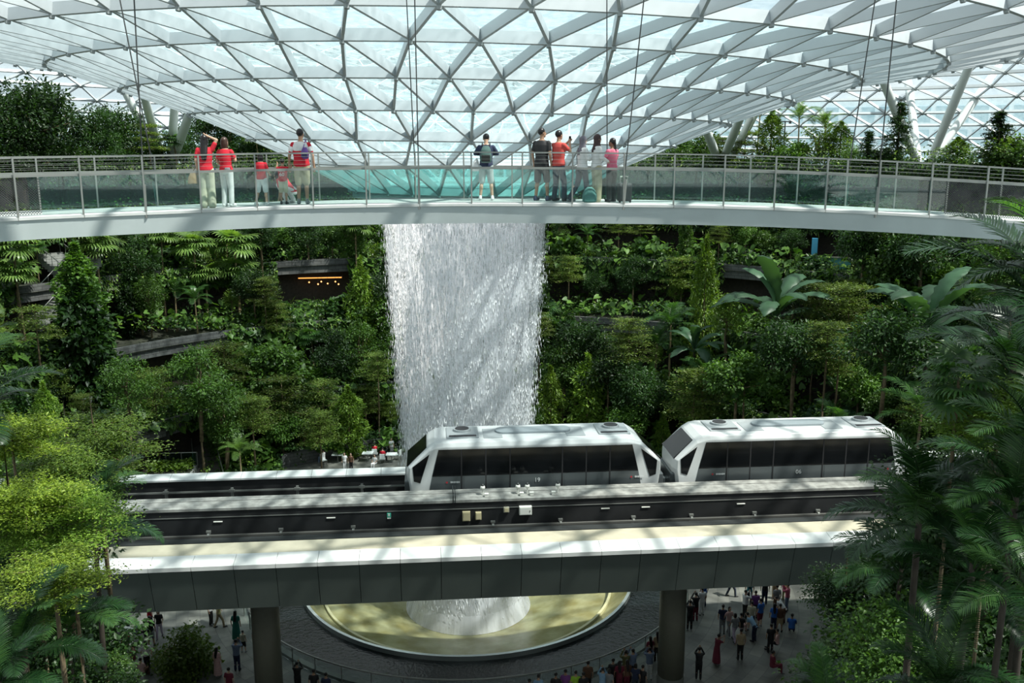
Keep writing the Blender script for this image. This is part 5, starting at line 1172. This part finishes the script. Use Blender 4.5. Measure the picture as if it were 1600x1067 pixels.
# things carried
def blob(name, secs, m, Mw, label, cat_, vox=.012, parts=()):
    t = MB(); loft(t, secs); me = melt(t, name, vox, 4); me.materials.append(m); loc, rot, scl = Mw.decompose()
    root = empty(name, loc, 0, label=label, cat=cat_); root.rotation_euler = rot.to_euler(); root.scale = scl; link('bag_body' if 'bag' in cat_ or 'backpack' in cat_ else 'body', me, root)
    for nm, shp, mm in parts: shp.build(nm, mm, root, smooth=False)
    return root
def tubes(*ls): t = MB(); [t.tube(pts, r, 6) for pts, r in ls]; return t
blob('backpack', [(0, -.17, .98, .10, .05), (0, -.21, 1.02, .15, .09), (0, -.23, 1.16, .155, .10), (0, -.21, 1.32, .13, .085), (0, -.17, 1.42, .08, .05)], cloth((.06, .12, .11)), m7, 'dark green backpack on the lone person mid-bridge', 'backpack',
     parts=[('strap', tubes(([(-.09, -.13, 1.42), (-.1, -.0, 1.485), (-.11, .13, 1.38)], .016), ([(.09, -.13, 1.42), (.1, -.0, 1.485), (.11, .13, 1.38)], .016)), cloth((.02, .02, .02))),
            ('front_pocket', MB().box((0, -.315, 1.10), (.22, .05, .17)), cloth((.01, .012, .012))), ('top_handle', tubes(([(-.03, -.17, 1.42), (0, -.18, 1.47), (.03, -.17, 1.42)], .008)), cloth((.02, .02, .02)))])
blob('plastic_bag', [(-.28, .0, .76, .10, .05), (-.28, 0, .84, .13, .07), (-.27, 0, 1.0, .07, .04), (-.25, 0, 1.1, .02, .02)], cloth(C_['white']), m7, 'white plastic bag hanging left of the lone person mid-bridge', 'bag')
blob('backpack', [(.12, -.15, 1.05, .05, .04), (.12, -.19, 1.09, .085, .07), (.12, -.20, 1.2, .09, .075), (.12, -.17, 1.32, .05, .04)], cloth((.12, .06, .25)), m5, 'small purple backpack on the back of the red polo', 'backpack',
     parts=[('strap', tubes(([(.08, -.15, 1.3), (.12, -.02, 1.50), (.14, .12, 1.36)], .012)), cloth((.2, .1, .35))), ('front_pocket', MB().box((.12, -.272, 1.15), (.12, .03, .1)), cloth((.03, .03, .1)))])
blob('waist_bag', [(.13, -.16, .89, .05, .03), (.13, -.18, .93, .085, .045), (.13, -.17, .99, .07, .035)], cloth((.2, .2, .22)), m2, 'grey waist bag at the hip of the white trousers', 'bag', parts=[('strap', tubes(([(-.18, 0, .98), (0, -.155, .98), (.18, -.06, .99)], .008)), M['tdark'])])
blob('paper_bag', [(-.34, 0, .58, .12, .07), (-.33, 0, .72, .11, .065), (-.30, 0, .86, .07, .045)], cloth((.32, .22, .12)), m1, 'brown bag hanging beside the cream trousers', 'bag', parts=[('handle', tubes(([(-.33, 0, .84), (-.27, .04, .96), (-.25, .06, .99)], .008)), cloth((.2, .14, .08)))])
blob('hanging_cap', [(.17, .04, .88, .05, .04), (.17, .04, .96, .05, .04)], cloth(C_['navy']), m1, 'small navy pouch between the two red-topped people', 'bag')
h = m9 @ i9['hands'][1].lerp(i9['hands'][0], .5); ph_ = empty('smartphone', h, D(-48), label='black smartphone held up by the coral shirt', cat='phone'); MB().box((0, 0, .03), (.075, .01, .15)).build('case', M['tdark'], ph_, bevel=.004); MB().box((0, -.0065, .03), (.066, .002, .138)).build('screen', M['tglass'], ph_)
P = bpx(921, .35, .04); bk = blob('backpack', [(0, 0, .01, .15, .09), (0, 0, .05, .185, .12), (0, 0, .2, .185, .12), (0, .01, .32, .14, .09), (0, .02, .40, .06, .04)], cloth((.10, .24, .22)), Matrix.Translation(P), 'teal backpack standing on the bridge floor by khaki trousers', 'backpack',
     parts=[('front_pocket', MB().box((0, -.115, .13), (.24, .04, .15)), cloth((.08, .2, .19))), ('strap', tubes(([(-.05, .02, .4), (0, .02, .45), (.05, .02, .4)], .01)), cloth((.03, .05, .05)))])
P = bpx(975, .6, .04); su = empty('suitcase', tuple(P), D(12), label='black upright suitcase beside the near railing post, right of pink top', cat='suitcase'); MB().box((0, 0, .27), (.36, .22, .46)).build('case', M['tdark'], su, bevel=.04)
tubes(([(-.1, .05, .5), (-.1, .05, .66), (.1, .05, .66), (.1, .05, .5)], .01)).build('handle', M['steel'], su)
for sx in (-1, 1): MB().tube([(sx * .14, -.08, .03), (sx * .14, -.05, .03)], .028, 10).build('wheel', M['black'], su)
blob('shoulder_bag', [(-.22, -.02, .72, .05, .04), (-.22, -.02, .80, .07, .05), (-.21, -.02, .9, .04, .03)], M['tdark'], m10, 'small black shoulder bag on the grey-scarfed person', 'bag', parts=[('strap', tubes(([(-.21, -.02, .88), (-.2, -.06, 1.2), (-.1, -.08, 1.44)], .01)), M['tdark'])])

# ---- the crowd below: shared bodies, individual clothes
V_ = .022
PF = {}
def pf(key_, **kw): PF[key_] = figure(vox=V_, fingers=False, **kw)[0]
pf('stand', top='tee', bottom='trousers', hair='short')
pf('standf', top='tee', bottom='trousers', hair='long', fem=True)
pf('shorts', top='tee', bottom='shorts', hair='short', legs=[((-.13, -.03), 0), ((.13, .05), 0)])
pf('photo', top='long', bottom='trousers', hair='short', arms=[((-.22, .2, 1.30), (-.05, .30, 1.58)), ((.22, .2, 1.30), (.05, .30, 1.58))])
pf('photof', top='tee', bottom='dress', hair='bun', fem=True, lean=.15, arms=[((-.2, .22, 1.30), (-.05, .42, 1.50)), ((.2, .22, 1.30), (.05, .42, 1.50))])
pf('dress', top='tee', bottom='dress', hair='long', fem=True)
pf('walk', top='tee', bottom='trousers', hair='bob', fem=True, legs=[((-.1, -.26), .02), ((.1, .24), .05)], arms=[((-.24, .06, 1.14), (-.22, .2, .96)), ((.24, -.12, 1.14), (.25, -.12, .92))])
pf('sit', top='tee', bottom='trousers', hair='short', sit=True, arms=[((-.24, .06, 1.16), (-.12, .28, 1.02)), ((.24, .06, 1.16), (.12, .28, 1.02))])
pf('bend', top='tee', bottom='trousers', hair='short', lean=.8, arms=[((-.2, .15, 1.2), (-.1, .35, 1.2)), ((.2, .15, 1.2), (.1, .35, 1.2))])
CROWD = [
 # px, py of feet, pose, heading deg, height, skin, top, bottoms, label tail
 (178, 1006, 'stand', 20, 1.78, 'light', 'lightblue', 'navy', 'on the left plaza by the white bench ends'), (153, 1002, 'shorts', -30, 1.7, 'light', 'white', 'grey', 'left of the light blue shirt on the left plaza'),
 (236, 985, 'stand', 40, 1.72, 'tan', 'red', 'navy', 'behind the black shirt on the left plaza'), (237, 1010, 'shorts', -10, 1.76, 'tan', 'black', 'grey', 'on the left plaza just left of the round tree'),
 (250, 996, 'walk', 170, 1.64, 'light', 'black', 'lilac', 'next to the red shirt on the left plaza'), (343, 980, 'walk', 60, 1.62, 'light', 'yellow', 'beige', 'under the girder between tree and left column'),
 (330, 976, 'stand', 100, 1.66, 'light', 'white', 'black', 'beside the yellow top under the girder'), (370, 1001, 'dress', 0, 1.75, 'light', 'green', 'green', 'tall in a long dress by the pool fence, left'),
 (381, 1019, 'shorts', 10, 1.25, 'light', 'cream', 'black', 'child right of the green dress'), (371, 1048, 'photo', 5, 1.74, 'light', 'bluegrey', 'navy', 'photographing in front of the green dress'),
 (341, 1057, 'dress', 15, 1.6, 'light', 'blush', 'blush', 'in a pink dress near the bottom, right of the round tree'), (198, 1022, 'sit', -60, 1.7, 'tan', 'red', 'black', 'sitting on the left plaza by the bench'),
 (210, 1042, 'sit', -90, 1.74, 'light', 'maroon', 'khaki', 'sitting sideways on the left plaza'), (231, 1048, 'walk', -30, 1.66, 'light', 'white', 'black', 'left of the round tree, striding'),
 (403, 1022, 'stand', -20, 1.7, 'tan', 'black', 'black', 'at the pool fence against the left column'), (406, 1054, 'shorts', -10, 1.7, 'tan', 'olive', 'olive', 'beside the left column near the bottom'),
 (203, 1066, 'sit', 20, 1.7, 'light', 'brown', 'black', 'sitting at the bottom left of the plaza'), (254, 1052, 'bend', 60, 1.6, 'light', 'beige', 'black', 'half hidden by the round tree, blond'),
 (140, 1000, 'shorts', 70, 1.6, 'light', 'blush', 'khaki', 'at the far left plaza edge beside the palms'), (200, 984, 'stand', 90, 1.7, 'tan', 'black', 'navy', 'at the white bench in the left background'),
 (214, 1000, 'sit', 70, 1.7, 'light', 'bluegrey', 'black', 'sitting behind the lower white bench'), (360, 1092, 'stand', 10, 1.66, 'light', 'maroon', 'black', 'cut by the bottom edge below the pink dress'),
 (190, 968, 'stand', 30, 1.7, 'light', 'beige', 'black', 'just under the girder edge at far left'), (222, 1062, 'sit', 10, 1.62, 'light', 'blush', 'brown', 'low at the bottom left by the small bush'),
 # along the pool fence, bottom
 (466, 1084, 'photo', 0, 1.7, 'tan', 'black', 'black', 'dark figure right of the left column by the fence'), (492, 1096, 'stand', 0, 1.7, 'tan', 'black', 'navy', 'second dark figure right of the left column'),
 (511, 1101, 'stand', 10, 1.68, 'tan', 'navy', 'black', 'third dark figure right of the left column'),
 (827, 1112, 'stand', 0, 1.7, 'tan', 'navy', 'black', 'head just above the bottom edge, furthest left by the fence'), (841, 1104, 'stand', 0, 1.68, 'light', 'lightblue', 'black', 'pale blue shirt low at the fence'),
 (868, 1102, 'stand', 10, 1.7, 'tan', 'black', 'black', 'right of the pale blue shirt at the fence'), (883, 1097, 'stand', 0, 1.72, 'tan', 'purple', 'black', 'purple top low at the fence'),
 (899, 1098, 'stand', 0, 1.68, 'light', 'lime', 'black', 'lime shirt low at the fence'), (911, 1100, 'stand', -10, 1.66, 'tan', 'black', 'black', 'right of the lime shirt'),
 (918, 1084, 'stand', 0, 1.74, 'tan', 'brown', 'black', 'taller brown shirt right of the lime shirt'), (941, 1092, 'photo', 0, 1.66, 'light', 'lightblue', 'white', 'pale blue long sleeves by the rail'),
 (951, 1094, 'walk', 20, 1.66, 'light', 'grey', 'black', 'grey top in the thick of the fence crowd'), (957, 1079, 'stand', 0, 1.72, 'tan', 'black', 'black', 'black shirt in the thick of the fence crowd'),
 (967, 1082, 'standf', 0, 1.7, 'tan', 'maroon', 'maroon', 'long dark hair and maroon top at the fence'), (979, 1080, 'standf', -10, 1.68, 'tan', 'brown', 'maroon', 'long hair and brown top at the fence'),
 (977, 1066, 'photo', -10, 1.74, 'tan', 'olive', 'black', 'olive sleeves at the rail, phone raised'), (988, 1064, 'photo', -15, 1.76, 'tan', 'bluegrey', 'black', 'blue grey sleeves at the rail'),
 (992, 1084, 'walk', 10, 1.62, 'tan', 'navy', 'denim', 'navy top between the fence crowd and the white trousers'), (1003, 1086, 'stand', 40, 1.6, 'tan', 'black', 'black', 'short dark figure left of the white trousers'),
 (1014, 1062, 'photo', 0, 1.76, 'light', 'bluegrey', 'white', 'blue top and white trousers left of the right column'), (1015, 1040, 'standf', -20, 1.64, 'tan', 'maroon', 'black', 'maroon headed figure at the end of the rail'),
 (1026, 1034, 'standf', -15, 1.7, 'tan', 'beige', 'black', 'patterned beige top against the right column'),
 # right plaza
 (1077, 984, 'photo', 10, 1.75, 'tan', 'black', 'black', 'black clothes against the right column'), (1086, 970, 'photo', 0, 1.72, 'light', 'black', 'maroon', 'black top, arms up, right of the right column'),
 (1096, 961, 'stand', -15, 1.7, 'light', 'white', 'white', 'all white right of the right column'), (1099, 948, 'stand', -15, 1.74, 'light', 'blue', 'navy', 'blue top behind the all-white figure'),
 (1128, 990, 'stand', 10, 1.72, 'tan', 'navy', 'grey', 'navy top in the open of the right plaza'), (1138, 992, 'walk', 160, 1.66, 'light', 'blush', 'grey', 'pale top beside the navy top in the open'),
 (1142, 932, 'walk', 80, 1.7, 'tan', 'denim', 'denim', 'walking by the girder edge, right plaza'), (1170, 945, 'standf', 20, 1.7, 'tan', 'teal', 'black', 'teal top near the girder edge, right plaza'),
 (1163, 966, 'photo', 60, 1.72, 'light', 'white', 'black', 'white long sleeves, arms raised, right plaza'), (1173, 984, 'shorts', 20, 1.7, 'light', 'cream', 'navy', 'cream shirt in front of the white long sleeves'),
 (1157, 990, 'sit', 40, 1.66, 'tan', 'black', 'blush', 'sitting left of the cream shirt'), (1178, 1002, 'bend', -40, 1.72, 'light', 'lightblue', 'navy', 'light blue shirt bending over suitcases'),
 (1156, 1031, 'stand', -5, 1.76, 'tan', 'beige', 'black', 'beige shirt standing alone on the right plaza'), (1119, 1038, 'photof', 55, 1.68, 'tan', 'maroon', 'maroon', 'long dark red dress, leaning to take a photo'),
 (1091, 1061, 'photo', 15, 1.74, 'tan', 'black', 'black', 'all black, nearest on the right plaza'), (1187, 980, 'shorts', -30, 1.72, 'light', 'blue', 'maroon', 'bright blue shirt in the dense right group'),
 (1179, 966, 'stand', 0, 1.68, 'tan', 'purple', 'black', 'purple top in the dense right group'), (1194, 944, 'stand', 15, 1.74, 'tan', 'black', 'navy', 'black shirt at the back of the dense right group'),
 (1212, 958, 'stand', -10, 1.74, 'light', 'grey', 'brown', 'grey shirt at the back of the dense right group'), (1229, 955, 'photo', -60, 1.72, 'light', 'pink', 'bluegrey', 'magenta top at the shrub edge'),
 (1224, 974, 'bend', -50, 1.7, 'light', 'white', 'brown', 'white shirt bending by the shrubs'), (1208, 986, 'standf', 10, 1.64, 'tan', 'blue', 'navy', 'dark blue top low in the right group'),
 (1217, 987, 'shorts', 30, 1.66, 'tan', 'brown', 'beige', 'brown top at the shrub edge'), (1210, 935, 'standf', 5, 1.66, 'light', 'blush', 'beige', 'pale pink top by the girder edge'),
 (1226, 938, 'stand', -5, 1.66, 'light', 'olive', 'olive', 'olive top by the girder edge'), (1236, 992, 'sit', 20, 1.7, 'tan', 'blue', 'navy', 'navy blue figure seated in the shrubs'),
 (1203, 1020, 'stand', 0, 1.66, 'tan', 'black', 'black', 'dark figure at the lower shrub edge'), (1213, 1016, 'sit', -70, 1.66, 'light', 'blush', 'black', 'pink top seated at the lower shrub edge'),
 (1206, 1052, 'sit', 80, 1.7, 'tan', 'maroon', 'maroon', 'red clothes, seated low beside the bottom right palm'), (1147, 1002, 'walk', -20, 1.64, 'tan', 'grey', 'lilac', 'grey top crossing the middle of the right plaza'),
 # seats beyond the track
 (506, 724, 'sit', -60, 1.7, 'light', 'white', 'bluegrey', 'reclining at the planter beyond the far coping'), (536, 716, 'sit', 150, 1.7, 'light', 'lightblue', 'white', 'on the seats beyond the track, pale blue'),
 (558, 713, 'sit', 180, 1.7, 'light', 'black', 'denim', 'in black on the seats beyond the track'), (539, 735, 'stand', 180, 1.55, 'light', 'white', 'white', 'in white just above the far coping'),
 (549, 736, 'standf', 180, 1.55, 'light', 'brown', 'black', 'in brown beside the white one above the far coping'), (598, 722, 'sit', 20, 1.75, 'light', 'red', 'black', 'in bright red left of the waterfall foot'),
 (586, 714, 'sit', 0, 1.7, 'light', 'red', 'navy', 'in darker red behind the seat left of the waterfall foot'), (600, 708, 'sit', 160, 1.7, 'tan', 'blue', 'navy', 'in blue behind the bright red shirt'),
 (612, 712, 'stand', 150, 1.6, 'light', 'white', 'grey', 'in white by the grey table, waterfall foot'), (586, 731, 'sit', -160, 1.6, 'light', 'white', 'white', 'in white seated below the darker red shirt'),
]
BOT = dict(shorts='shorts', dress='skirt', photof='skirt')
shared = {}
PW = dict(stand='standing person', standf='standing person', shorts='standing person', photo='person raising both arms', photof='person', dress='person', walk='walking person', sit='seated person', bend='bending person')
CN = dict(lightblue='light blue', bluegrey='blue grey', blush='pale pink', palegrey='pale grey')
for (px, py, pose, hd_, H, sk, tc, bc, tail) in CROWD:
    P = atz(px, py, 0.0); P.z = 0.0
    if pose == 'sit': pass
    lab = f"{PW[pose]} in {CN.get(tc, tc)}, {tail}"
    add_person(PF[pose], tuple(P), D(-hd_), H, sk, tc, bc, 'black' if len(tail) % 2 else 'grey', HAIR if 'blond' not in tail else mat('hair_blond', (.4, .25, .08), .5), lab, names=('shirt', BOT.get(pose, 'trousers')), eyes=False)
# ================================================================ SMALL FITTINGS OF THE VALLEY
def emis(name, c, st):
    m = bpy.data.materials.new(name); m.use_nodes = True; b = m.node_tree.nodes['Principled BSDF']; b.inputs['Emission Color'].default_value = (*c, 1); b.inputs['Emission Strength'].default_value = st; b.inputs['Base Color'].default_value = (*c, 1); return m
WARM = emis('warm_lamp', (1.0, .45, .12), 4.0); WARM2 = emis('warm_strip', (1.0, .38, .08), 1.6)
YR = Yof(495, 40.6)
st_ = empty('light_strip', tuple(at(500, 434, YR)), .15, label='warm orange light strip over the restaurant opening, left of waterfall', cat='lamp')
MB().box((0, 0, 0), (4.2, .08, .10)).build('tube', WARM2, st_); MB().box((0, 0, .1), (4.4, .14, .08)).build('housing', M['tdark'], st_)
for i, (px, py) in enumerate(((483, 441), (497, 444), (502, 440), (512, 443), (524, 440), (529, 444))):
    l = empty('pendant_lamp', tuple(at(px, py, YR - .1)), label=f'small glowing bulb under the orange strip, {("leftmost", "second from left", "third from left", "fourth from left", "fifth from left", "rightmost")[i]}', cat='lamp', group='bulbs in the restaurant opening')
    MB().sphere((0, 0, 0), .07).build('bulb', WARM, l, smooth=True); MB().tube([(0, 0, .07), (0, 0, .7)], .012, 5).build('cord', M['tdark'], l)
def simple(name, label, cat_, loc, rz=0, **k): return empty(name, loc, rz, label=label, cat=cat_, **k)
# blue kiosk, right
p = at(1272, 396, Yof(1272, 43.2)); p.z = 15.0; bl = simple('kiosk', 'blue kiosk under the top parapet on the right', 'kiosk', tuple(p), -.25)
bm_ = mat('kiosk_blue', (.05, .26, .42), .4); MB().box((0, 0, 1.6), (.5, .5, 3.2)).build('pillar', bm_, bl); MB().box((1.9, .1, .95), (2.6, .8, 1.1)).build('counter', mat('kiosk_teal', (.10, .32, .36), .4), bl); MB().box((1.9, -.32, 1.55), (2.7, .2, .1)).build('counter_top', M['steel'], bl)
# staircase at the left
def stair(P0, P1, w, label):
    s_ = simple('staircase', label, 'stairs', tuple(P1)); d = P0 - P1; n = max(4, int(abs(d.z) / .17)); h = Vector((d.x, d.y, 0)); hn = h.normalized(); sd_ = Vector((-hn.y, hn.x, 0)); rz = math.atan2(hn.y, hn.x); Mr = Matrix.Rotation(rz, 3, 'Z')
    mb = MB()
    for i in range(n):
        c = h * ((i + .5) / n); z = d.z * (i + 1) / n; mb.box((c.x, c.y, z - .35), (h.length / n + .02, w, .7), Mr)
    mb.build('steps', mat('stair_stone', (.20, .21, .20), .7, var=.2), s_)
    for sg in (-1, 1):
        o_ = sd_ * (w / 2 * sg); mb = MB(); mb.tube([o_ + Vector((0, 0, 1.0)), o_ + d + Vector((0, 0, 1.0))], .035, 6); mb.build('handrail', M['steel'], s_)
        for i in range(7): q = o_ + d * (i / 6); MB().tube([q - Vector((0, 0, .1)), q + Vector((0, 0, 1.0))], .022, 6).build('baluster', M['steel'], s_)
stair(at(140, 402, 78), at(45, 505, 73), 3.0, 'grey stone staircase with steel rails climbing the terraces, far left')
stair(at(75, 395, 80), at(130, 440, 77), 2.2, 'upper flight of grey stairs with railing at far left')
# lower left: ramp, planter, sign, benches
p = at(262, 722, 68); p.z = 0; pl = simple('planter', 'grey concrete planter with glass rail behind the left end of track', 'planter', tuple(p), .1)
cg = mat('concrete_grey', (.24, .25, .24), .8, var=.15, scale=2)
MB().box((0, .6, .85), (3.6, 2.0, 1.7)).build('wall', cg, pl); MB().box((0, .6, 1.72), (3.3, 1.7, .12)).build('soil', M['soil'], pl)
MB().box((-.1, 1.7, 2.2), (3.6, .03, .9)).build('glass_panel', M['railglass'], pl); MB().tube([(-1.9, 1.7, 2.7), (1.8, 1.7, 2.7)], .04, 6).build('rail', M['steel'], pl)
for x in (-1.9, -.6, .6, 1.8): MB().tube([(x, 1.7, 1.6), (x, 1.7, 2.7)], .03, 6).build('post', M['steel'], pl)
n = 900; rg = np.random.default_rng(4); C = np.stack([rg.uniform(-1.6, 1.6, n), rg.uniform(-.2, 1.4, n), 1.75 + rg.random(n) * .6], 1); V, Fa = scatter(T_WIDE, C, rg.normal(size=(n, 3)), np.array([0, 0, 1.]) + rg.normal(0, .4, (n, 3)), .26 * rg.uniform(.6, 1.2, n)); link('planting', npmesh('planting', V, Fa, LM['fresh']), pl)
rp = simple('ramp', 'dark timber ramp sloping down behind the left planter', 'ramp', tuple(Vector((at(330, 720, 68).x, 68.5, 0))), 0)
mb = MB(); mb.add([(-3.6, 5.5, 2.4), (-1.8, 5.5, 2.4), (1.8, -2.5, .05), (-.6, -2.5, .05), (-3.6, 5.5, -.1), (-1.8, 5.5, -.1), (1.8, -2.5, -.1), (-.6, -2.5, -.1)], [(0, 1, 2, 3), (4, 5, 6, 7), (0, 1, 5, 4), (1, 2, 6, 5), (2, 3, 7, 6), (3, 0, 4, 7)]); mb.build('deck', mat('dark_timber', (.06, .055, .05), .7, var=.3, scale=12, stretch=(1, .1, 1)), rp)
tubes(([(-3.6, 5.5, 3.3), (-.6, -2.5, .95)], .04)).build('rail', M['steel'], rp); tubes(([(-1.8, 5.5, 3.3), (1.8, -2.5, .95)], .04)).build('rail', M['steel'], rp)
p = at(240, 682, 69.2); sg_ = simple('sign_board', 'black sign board with white circle and lettering line, lower left', 'sign', tuple(p), 0); MB().box((0, 0, 0), (2.5, .08, .85)).build('board', M['tdark'], sg_)
t = MB(); t.tube([(-.85, -.06, .12), (-.85, -.05, .12)], .16, 16); t.build('round_logo', M['boxwhite'], sg_)
t = MB(); [t.box((-.5 + i * .14, -.05, .1), (.10, .02, .07 + .02 * (i % 3))) for i in range(10)]; t.build('lettering', M['wtext'], sg_)
for sx in (-1, 1): MB().box((sx * 1.1, .02, -1.8), (.08, .08, 3.0)).build('post', M['darksteel'], sg_)
for px, py, lb in ((190, 981, 'white edged bench on the left plaza, farther one'), (192, 1004, 'white edged bench on the left plaza, nearer one')):
    p = atz(px, py, .45); b = simple('bench', lb, 'bench', (p.x, p.y, 0), -.35, group='white edged benches'); MB().box((0, 0, .42), (1.5, .5, .07)).build('seat', M['boxwhite'], b)
    for sx in (-1, 1): MB().box((sx * .6, 0, .19), (.06, .42, .38)).build('leg', M['tdark'], b)
for px, lb in ((182, 'stone bench slab at the foot of the left trees'), (205, 'stone bench slab beside the concrete planter')):
    p = at(px, 733, 67); p.z = 0; b = simple('bench', lb, 'bench', tuple(p), .3, group='stone slabs'); MB().box((0, 0, .75), (1.3, .5, .1)).build('seat', cg, b); MB().box((0, 0, .35), (1.0, .35, .7)).build('base', M['darksteel'], b)
# seating terrace left of the waterfall
tw = MB(); a_, b_ = [math.atan2(atz(q, 700, 1).x - AX, -(Yof(q, 26) - AY)) for q in (440, 615)]
for (ra, za, rb, zb) in ((25.6, 0, 25.6, 1.15), (25.6, 1.15, 26.0, 1.15), (26.0, 1.15, 26.0, 0)): ring_face(tw, ra, za, rb, zb, a_, b_, 24)
tw.build('wall_garden', M['slate'], kind='structure', fix=False)
for i, (px, py, lb) in enumerate(((612, 722, 'grey cafe table by the waterfall foot'), (575, 720, 'low table left of the red-shirted seated people'), (528, 722, 'low table near the reclining person beyond the track'))):
    p = atz(px, py, 0); b = simple('cafe_table', lb, 'table', tuple(p), 0, group='tables beyond the track'); MB().box((0, 0, .72), (.9, .8, .05)).build('table_top', M['strut'], b); MB().tube([(0, 0, 0), (0, 0, .7)], .04, 8).build('stem', M['steel'], b); MB().tube([(0, 0, 0), (0, 0, .03)], .28, 16).build('foot', M['steel'], b)
for i, (px, py, rz, lb) in enumerate(((598, 724, 0, 'chair under the bright red shirt'), (586, 716, 0, 'chair under the darker red shirt'), (600, 710, 2.6, 'chair under the blue shirt by the waterfall foot'), (558, 715, PI, 'chair under the black shirt beyond the track'), (536, 718, 2.6, 'chair under the pale blue shirt beyond the track'), (506, 726, -1, 'lounge chair at the planter beyond the far coping'), (622, 718, 1.2, 'empty chair nearest the waterfall foot'))):
    p = atz(px, py, 0); b = simple('chair', lb, 'chair', tuple(p), rz, group='chairs beyond the track'); MB().box((0, 0, .42), (.45, .45, .05)).build('seat', M['strut'], b); MB().box((0, -.22, .68), (.44, .04, .45)).build('backrest', M['strut'], b)
    for sx in (-1, 1):
        for sy in (-1, 1): MB().tube([(sx * .2, sy * .2, 0), (sx * .2, sy * .2, .42)], .018, 5).build('leg', M['steel'], b)
# lamp posts
for px, py, Y, h, lb in ((1227, 190, 106, 5.6, 'dark lamp post among the trees right of centre, top terrace'), (1494, 232, 104, 3.6, 'short dark lamp post with cross arm on the top terrace, far right'), (575, 590, 84, 7, 'slim lamp post left of the waterfall'), (1213, 590, 80, 7, 'slim lamp post below the broad-leaved palm')):
    p = at(px, py, Y); gz = ground_z(p.x, p.y); lp = simple('lamp_post', lb, 'lamp post', (p.x, p.y, gz)); hh = p.z - gz
    MB().tube([(0, 0, 0), (0, 0, hh)], .07, 8).build('pole', M['tdark'], lp); MB().box((0, 0, hh), (1.3, .16, .12)).build('cross_arm', M['tdark'], lp)
    for sx in (-1, 1): MB().box((sx * .55, 0, hh - .12), (.22, .26, .2)).build('lamp_head', M['tdark'], lp)
# one dead orange palm leaf
o = link('frond', fan(.8, .9, 22, LM['brown'], droop=.7)); p = at(237, 384, Yof(245, 46)); o.location = p; o.rotation_euler = (0, .5, 2.6); setmeta(o, 'withered orange palm leaf hanging below the footbridge, left', 'leaf'); o.name = 'dead_palm_leaf'
# flower shrubs along the garden wall
for px, py, lb in ((458, 712, 'white flowering low shrub at the garden wall, left one'), (480, 706, 'white flowering low shrub at the garden wall, middle one'), (503, 700, 'white flowering low shrub at the garden wall, right one')):
    p = atz(px, py + 10, 0); n = 260; C = rg.normal(0, 1, (n, 3)) * np.array([.6, .5, .25]) + np.array([0, 0, .5]); r_ = simple('flowering_shrub', lb, 'shrub', (p.x, p.y, 0), 0, group='white flowering shrubs')
    V, Fa = scatter(T_WIDE, C, rg.normal(size=(n, 3)), np.array([0, 0, 1.]) + rg.normal(0, .4, (n, 3)), .22 * rg.uniform(.6, 1.2, n)); link('foliage', npmesh('foliage', V, Fa, LM['mid']), r_)
    V, Fa = scatter(T_WIDE, C[:60] + np.array([0, 0, .2]), rg.normal(size=(60, 3)), np.array([0, 0, 1.]) + rg.normal(0, .4, (60, 3)), .16 * rg.uniform(.6, 1.2, 60)); link('flowers', npmesh('flowers', V, Fa, LM['flower']), r_)

for o in bpy.data.objects:        # no label runs over sixteen words
    if 'label' in o and len(o['label'].split()) > 16: o['label'] = ' '.join(o['label'].split()[:16]).rstrip(',')
